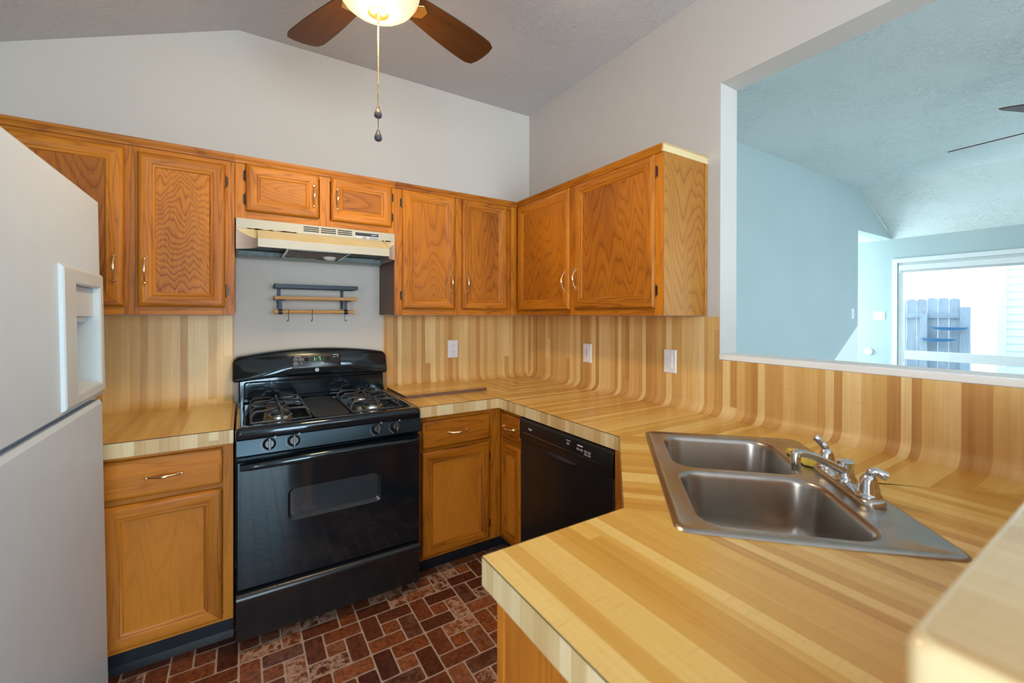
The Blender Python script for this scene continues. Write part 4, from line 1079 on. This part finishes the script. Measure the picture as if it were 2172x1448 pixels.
b.F = [(P_, u_, 1, c_) for P_, u_, m_, c_ in b.F]
b.loft([sp(.9215), sp(.928, 1.01), sp(.934, .98)], True, False, True, 0)
tag(b.build('sponge', [MT['sponge'], MT['sponge_g']], smooth=50), 'yellow and green kitchen sponge on the sink deck behind the faucet spout', 'sponge')

# ================================================================== OUTLETS AND SWITCHES
def plate(name, label, cat, loc, rot, kind, w_=.074, h_=.118, group=None):
    t = thing(name, label, cat, loc, group)
    T = Matrix.Translation(loc) @ Matrix.Rotation(rot, 4, 'Z')
    b = MB(T)
    def rg(ins, d): return [(-w_/2+ins, -d, -h_/2+ins), (w_/2-ins, -d, -h_/2+ins), (w_/2-ins, -d, h_/2-ins), (-w_/2+ins, -d, h_/2-ins)]
    b.loft([rg(0, 0), rg(0, .003), rg(.004, .0062)], True, True, True); b.build('plate', MT['plastic'], t, bev=.0008)
    xs = [0] if kind != 'double' else [-.024, .024]
    for x in xs:
        if kind == 'outlet':
            b = MB(T); b.box(x-.0165, x+.0165, -.0080, -.006, -.0335, .0335); f = b.build('receptacle', MT['plastic'], t, bev=.001)
            b = MB(T)
            for z in (-.020, .020):
                for dx in (-.006, .006): b.box(x+dx-.0011, x+dx+.0011, -.0084, -.0079, z, z+.008)
                b.box(x-.002, x+.002, -.0084, -.0079, z-.008, z-.004)
            b.build('slot', MT['plastic_dk'], f, smooth=0)
        elif kind == 'dimmer':
            b = MB(T); b.box(x-.0165, x+.0165, -.0076, -.006, -.0335, .0335); f = b.build('dimmer', MT['plastic'], t, bev=.001)
            b = MB(T); b.box(x-.0045, x+.0045, -.0079, -.0075, -.026, .026); b.build('slide_track', MT['print_'], f, smooth=0)
            b = MB(T); b.box(x-.004, x+.008, -.0125, -.0075, -.030, -.025); b.build('slider', MT['plastic'], f, bev=.001)
        else:
            b = MB(T); b.loft([[(x-.0165, -.006, -.0335), (x+.0165, -.006, -.0335), (x+.0165, -.006, .0335), (x-.0165, -.006, .0335)], [(x-.0155, -.0105, -.032), (x+.0155, -.0105, -.032), (x+.0155, -.0072, .032), (x-.0155, -.0072, .032)]], True, False, True)
            b.build('rocker', MT['plastic'], t, bev=.0006)
    b = MB(T)
    for z in (-.0485, .0485):
        for x in xs: b.tube([(x, -.006, z), (x, -.0072, z)], .0030, 10)
    b.build('screw', MT['print_'], t)
plate('wall_outlet', 'white duplex outlet on the back wall backsplash', 'outlet', (-.629, -SK, 1.139), 0, 'outlet')
plate('dimmer_switch', 'white slide dimmer plate on the right wall near the room corner', 'switch', (-SK, -.654, 1.131), -math.pi/2, 'dimmer')
plate('light_switch', 'white rocker switch plate on the right wall beside the pass-through', 'switch', (-SK, -1.266, 1.136), -math.pi/2, 'rocker')
plate('light_switch', 'white single switch at the end of the living room side wall', 'switch', (4.634, -.42, 1.395), 0, 'rocker', .075, .13)
plate('light_switch', 'white double switch plate on the far wall beside the window', 'switch', (6.0, -.27, 1.373), -math.pi/2, 'double', .135, .12)
b = MB(Matrix.Translation((6.0, -.151, .843)) @ Matrix.Rotation(-math.pi/2, 4, 'Y')); b.lathe([(.050, 0), (.050, .012), (.042, .018), (.02, .020)], (0, 0, 0), 24)
tag(b.build('wall_bumper', MT['white'], smooth=40), 'small round white plate low on the far wall left of the window', 'wall plate')

# ================================================================== CEILING FANS
def fan(name, label, x, y, zb, zc, blades, rad, pitch, light):
    t = thing(name, label, 'ceiling fan', (x, y, zc-.30 if not light else zb-.10))
    b = MB(); b.lathe([(.070, zc), (.066, zc-.025), (.045, zc-.05), (.016, zc-.06), (.016, zb+.12)], (x, y, 0), 24); b.build('downrod', MT['fan_metal'], t, smooth=40)
    b = MB(); b.lathe([(.03, zb+.135), (.09, zb+.12), (.125, zb+.085), (.125, zb+.035), (.105, zb+.012), (.06, zb+.004)], (x, y, 0), 28); b.build('motor_housing', MT['fan_metal'], t, smooth=45)
    for a in blades:
        T = Matrix.Translation((x, y, zb)) @ Matrix.Rotation(R(a), 4, 'Z') @ Matrix.Rotation(R(pitch), 4, 'X')
        b = MB(T); r0, r1 = .150, rad; n = 12; up = []; dn = []
        prof = []
        for k in range(n+1):
            u = k/n; xx = r0+(r1-r0)*u; hw = .050+.026*math.sin(min(1, u*1.15)*math.pi/2)
            if u > .93: hw -= .012*((u-.93)/.07)**2
            prof.append((xx, hw))
        outl = [(xx, -hw) for xx, hw in prof]+[(r1+.009, -.035), (r1+.012, 0), (r1+.009, .035)]+[(xx, hw) for xx, hw in prof[::-1]]
        b.face([(p[0], p[1], .003) for p in outl], [(p[1]+a, p[0]) for p in outl])
        b.face([(p[0], p[1], -.003) for p in outl[::-1]], [(p[1]+a, p[0]) for p in outl[::-1]])
        for p, q in zip(outl, outl[1:]+outl[:1]): b.face([(p[0], p[1], -.003), (q[0], q[1], -.003), (q[0], q[1], .003), (p[0], p[1], .003)])
        bl = b.build('blade', MT['blade'], t, smooth=30)
        b = MB(T); b.loft([[(.09, -.018, -.006), (.09, .018, -.006), (.09, .018, .000), (.09, -.018, .000)], [(.15, -.014, -.009), (.15, .014, -.009), (.15, .014, -.004), (.15, -.014, -.004)],
                           [(.175, -.034, -.009), (.175, .034, -.009), (.175, .034, -.0034), (.175, -.034, -.0034)], [(.205, -.018, -.008), (.205, .018, -.008), (.205, .018, -.0034), (.205, -.018, -.0034)]], True, True, True)
        b.build('blade_iron', MT['fan_gold'], bl, bev=.002)
    return t
kx, ky, kz = -1.437, -1.168, 2.515
t = fan('ceiling_fan', 'four-blade brown ceiling fan with lit glass bowl above the kitchen', kx, ky, kz, ZC-.004, (20, 110, 200, 290), .530, -10, True)
b = MB(); b.lathe([(.055, kz+.004), (.060, kz-.012), (.130, kz-.018), (.136, kz-.026)], (kx, ky, 0), 32, True, False); b.build('light_fitter', MT['fan_gold'], t, smooth=50)
b = MB(); b.lathe([(.138, -.024), (.140, -.034), (.134, -.052), (.120, -.072), (.098, -.090), (.070, -.103), (.036, -.111), (.010, -.113)], (kx, ky, kz), 40, False, True)
bowl = b.build('glass_bowl', MT['bowl'], t, smooth=70)
b = MB(); b.lathe([(.034, -.1105), (.034, -.1135), (.026, -.1165), (.012, -.1185), (.008, -.126), (.004, -.132)], (kx, ky, kz), 28); b.build('finial', MT['fan_gold'], t, smooth=50)
def chain(x, y, z0, z1, name='pull_chain'):
    b = MB(); prof = []; n = int((z0-z1)/.0052)
    for k in range(n*4+1): 
        z = z0-(z0-z1)*k/(n*4); prof.append((.0009+.0013*abs(math.sin(math.pi*k/4)), z))
    b.lathe(prof, (x, y, 0), 7); c = b.build(name, MT['chain'], t, smooth=60)
    b = MB(); b.lathe([(.0015, .003), (.0035, .0), (.0042, -.006), (.0062, -.013), (.0095, -.024), (.0112, -.033), (.0100, -.041), (.0050, -.046), (.001, -.047)], (x, y, z1), 16); b.F = [([Vector((x+(q.x-x)*1.2, y+(q.y-y)*1.2, z1+(q.z-z1)*.86)) for q in P_], u_, m_, c_) for P_, u_, m_, c_ in b.F]; b.build('pull_pendant', MT['pendant'], c, smooth=60)
chain(kx+.0002, ky+.004, kz-.128, 2.085); chain(kx-.0006, ky-.0015, kz-.130, 2.004)
lamp('fan_lamp', 'POINT', (kx, ky, kz-.185), 10, (1.0, 0.66, 0.32), shadow_soft_size=.11)
lamp('fan_lamp_down', 'SPOT', (kx, ky, kz-.150), 27, (1.0, 0.70, 0.37), aim((0, .0001, -1)), shadow_soft_size=.10, spot_size=R(168), spot_blend=.35)
fan('ceiling_fan', 'dark-bladed ceiling fan hanging in the living room, seen edge-on through the pass-through', 2.60, -2.36, 2.60, ZL, (85, 157, 229, 301, 13), .65, -15, False)

# ================================================================== LIVING ROOM WINDOW AND OUTSIDE
b = MB(); fx0, fx1 = 6.01, 6.09
for y0, y1, z0, z1 in ((WY1-.060, WY1, WZ0, WZ1), (WY0, WY0+.06, WZ0, WZ1), (WY0+.06, WY1-.06, WZ1-.05, WZ1), (WY0+.06, WY1-.06, WZ0, WZ0+.06), (WY0+.06, WY1-.06, .765, .885)): b.box(fx0, fx1, y0, y1, z0, z1)
for y0, y1, z0, z1 in ((WY1, WY1+.055, WZ0-.06, WZ1+.06), (WY0-.06, WY0, WZ0-.06, WZ1+.06), (WY0, WY1, WZ1, WZ1+.06), (WY0, WY1, WZ0-.06, WZ0)): b.box(5.985, 6.0, y0, y1, z0, z1)
wf = struct(b, 'window_1', MT['white'], bev=.004)
b = MB(); b.box(6.045, 6.049, WY0+.06, WY1-.06, WZ0+.06, .765); b.box(6.045, 6.049, WY0+.06, WY1-.06, .885, WZ1-.05); b.build('pane', MT['pane'], wf, smooth=0)
b = MB(); b.box(5.975, 6.02, WY0+.02, WY1-.02, 2.005, 2.075)
for k in range(6): b.box(5.978, 6.018, WY0+.02, WY1-.02, 1.975+.005*k, 1.978+.005*k)
tag(b.build('window_blind', MT['white']), 'white blind drawn up to the top of the living room window', 'blind')
b = MB()
for y0, y1, z0, z1 in ((-5.5, -5.44, FZ, 2.5), (-2.96, -2.9, FZ, 2.5), (-5.44, -2.96, 2.44, 2.5), (-4.23, -4.17, FZ, 2.44)): b.box(6.02, 6.09, y0, y1, z0, z1)
struct(b, 'added_window_2', MT['white'], bev=.004)  # unseen living room opening, added for the daylight lamp behind it
b = MB()
for x0, x1, z0, z1 in ((X0, X0+.06, Z0, Z1), (X1-.06, X1, Z0, Z1), (-.83, -.77, Z0, Z1-.06), (X0+.06, X1-.06, Z1-.06, Z1)): b.box(x0, x1, -6.09, -6.03, z0, z1)
struct(b, 'unseen_window_3', MT['white'], bev=.004)  # unseen opening behind the camera, put in to carry the daylight
b = MB()
for y0, y1, z0, z1 in ((-4.8, -4.75, .85, 2.15), (-3.05, -3.0, .85, 2.15), (-4.75, -3.05, .85, .90), (-4.75, -3.05, 2.10, 2.15), (-4.75, -3.05, 1.48, 1.52)): b.box(-3.05, -2.98, y0, y1, z0, z1)
struct(b, 'added_window_4', MT['white'], bev=.004)  # unseen left wall window, added to let extra light in
b = MB(); b.box(6.12, 30, -25, 25, -.12, -.02); struct(b, 'ground', MT['ground'], smooth=0)
t = thing('fence', 'blue-grey board fence outside the living room window', 'fence', (8.0, .4, -.02))
for k in range(20):
    y1 = -.700+.1325*k; zt = 1.665+random.uniform(-.012, .012)
    b = MB(); b.loft([[(8.0, y1+.003, -.02), (8.0, y1+.129, -.02), (8.0, y1+.129, zt-.03), (8.0, y1+.105, zt), (8.0, y1+.027, zt), (8.0, y1+.003, zt-.03)], [(8.018, y1+.003, -.02), (8.018, y1+.129, -.02), (8.018, y1+.129, zt-.03), (8.018, y1+.105, zt), (8.018, y1+.027, zt), (8.018, y1+.003, zt-.03)]], True, True, True)
    b.F = [(P_, [(p.y*1.0+k, p.z) for p in P_], m_, c_) for P_, u_, m_, c_ in b.F]
    b.build('board', MT['fence'], t, smooth=0)
b = MB(); b.box(7.96, 8.0, -.70, 2.0, 1.335, 1.42, 'y'); b.box(7.96, 8.0, -.70, 2.0, .40, .49, 'y'); b.build('rail', MT['fence'], t)
b = MB(); b.box(7.91, 8.0, -.325, -.235, -.02, 1.42, 'z'); b.box(7.95, 8.03, -.815, -.705, -.02, 1.515, 'z'); b.build('post', MT['fence'], t)
for i, (y, z, lab) in enumerate(((-.60, 1.165, 'dark blue trough hung on the fence end post, upper one'), (-.47, .975, 'dark blue trough hung on the fence, lower one'))):
    b = MB(); rings = []
    for k in range(11):
        u = -1+2*k/10; h = .045*(1-u*u)**.6+.004; d = .05*(1-u*u)**.5+.006
        rings.append([(7.88-d, y-u*.22, z+.02), (7.88-d*.7, y-u*.22, z+.02-h), (7.88+d*.7, y-u*.22, z+.02-h), (7.88+d, y-u*.22, z+.02)])
    b.loft(rings, True, True, True); b.box(7.88, 8.0, y-.01, y+.01, z-.01, z+.015)
    tag(b.build('planter', MT['trough'], smooth=50), lab, 'planter')
t = thing('neighbour_house', 'white clapboard house wall beyond the fence', 'house', (9.6, -3.6, -.02))
b = MB(); pr = [(-.02, 9.75)]; z = -.02
while z < 3.6:
    pr += [(z, 9.55), (z+.13, 9.575)]; z += .13
pr += [(z, 9.75)]
b.prism(pr, 1, -6.5, -.86); b.build('siding', MT['siding'], t, smooth=0)
b = MB(); b.box(9.53, 9.76, -.965, -.85, -.02, 3.6); b.build('corner_board', MT['siding'], t)
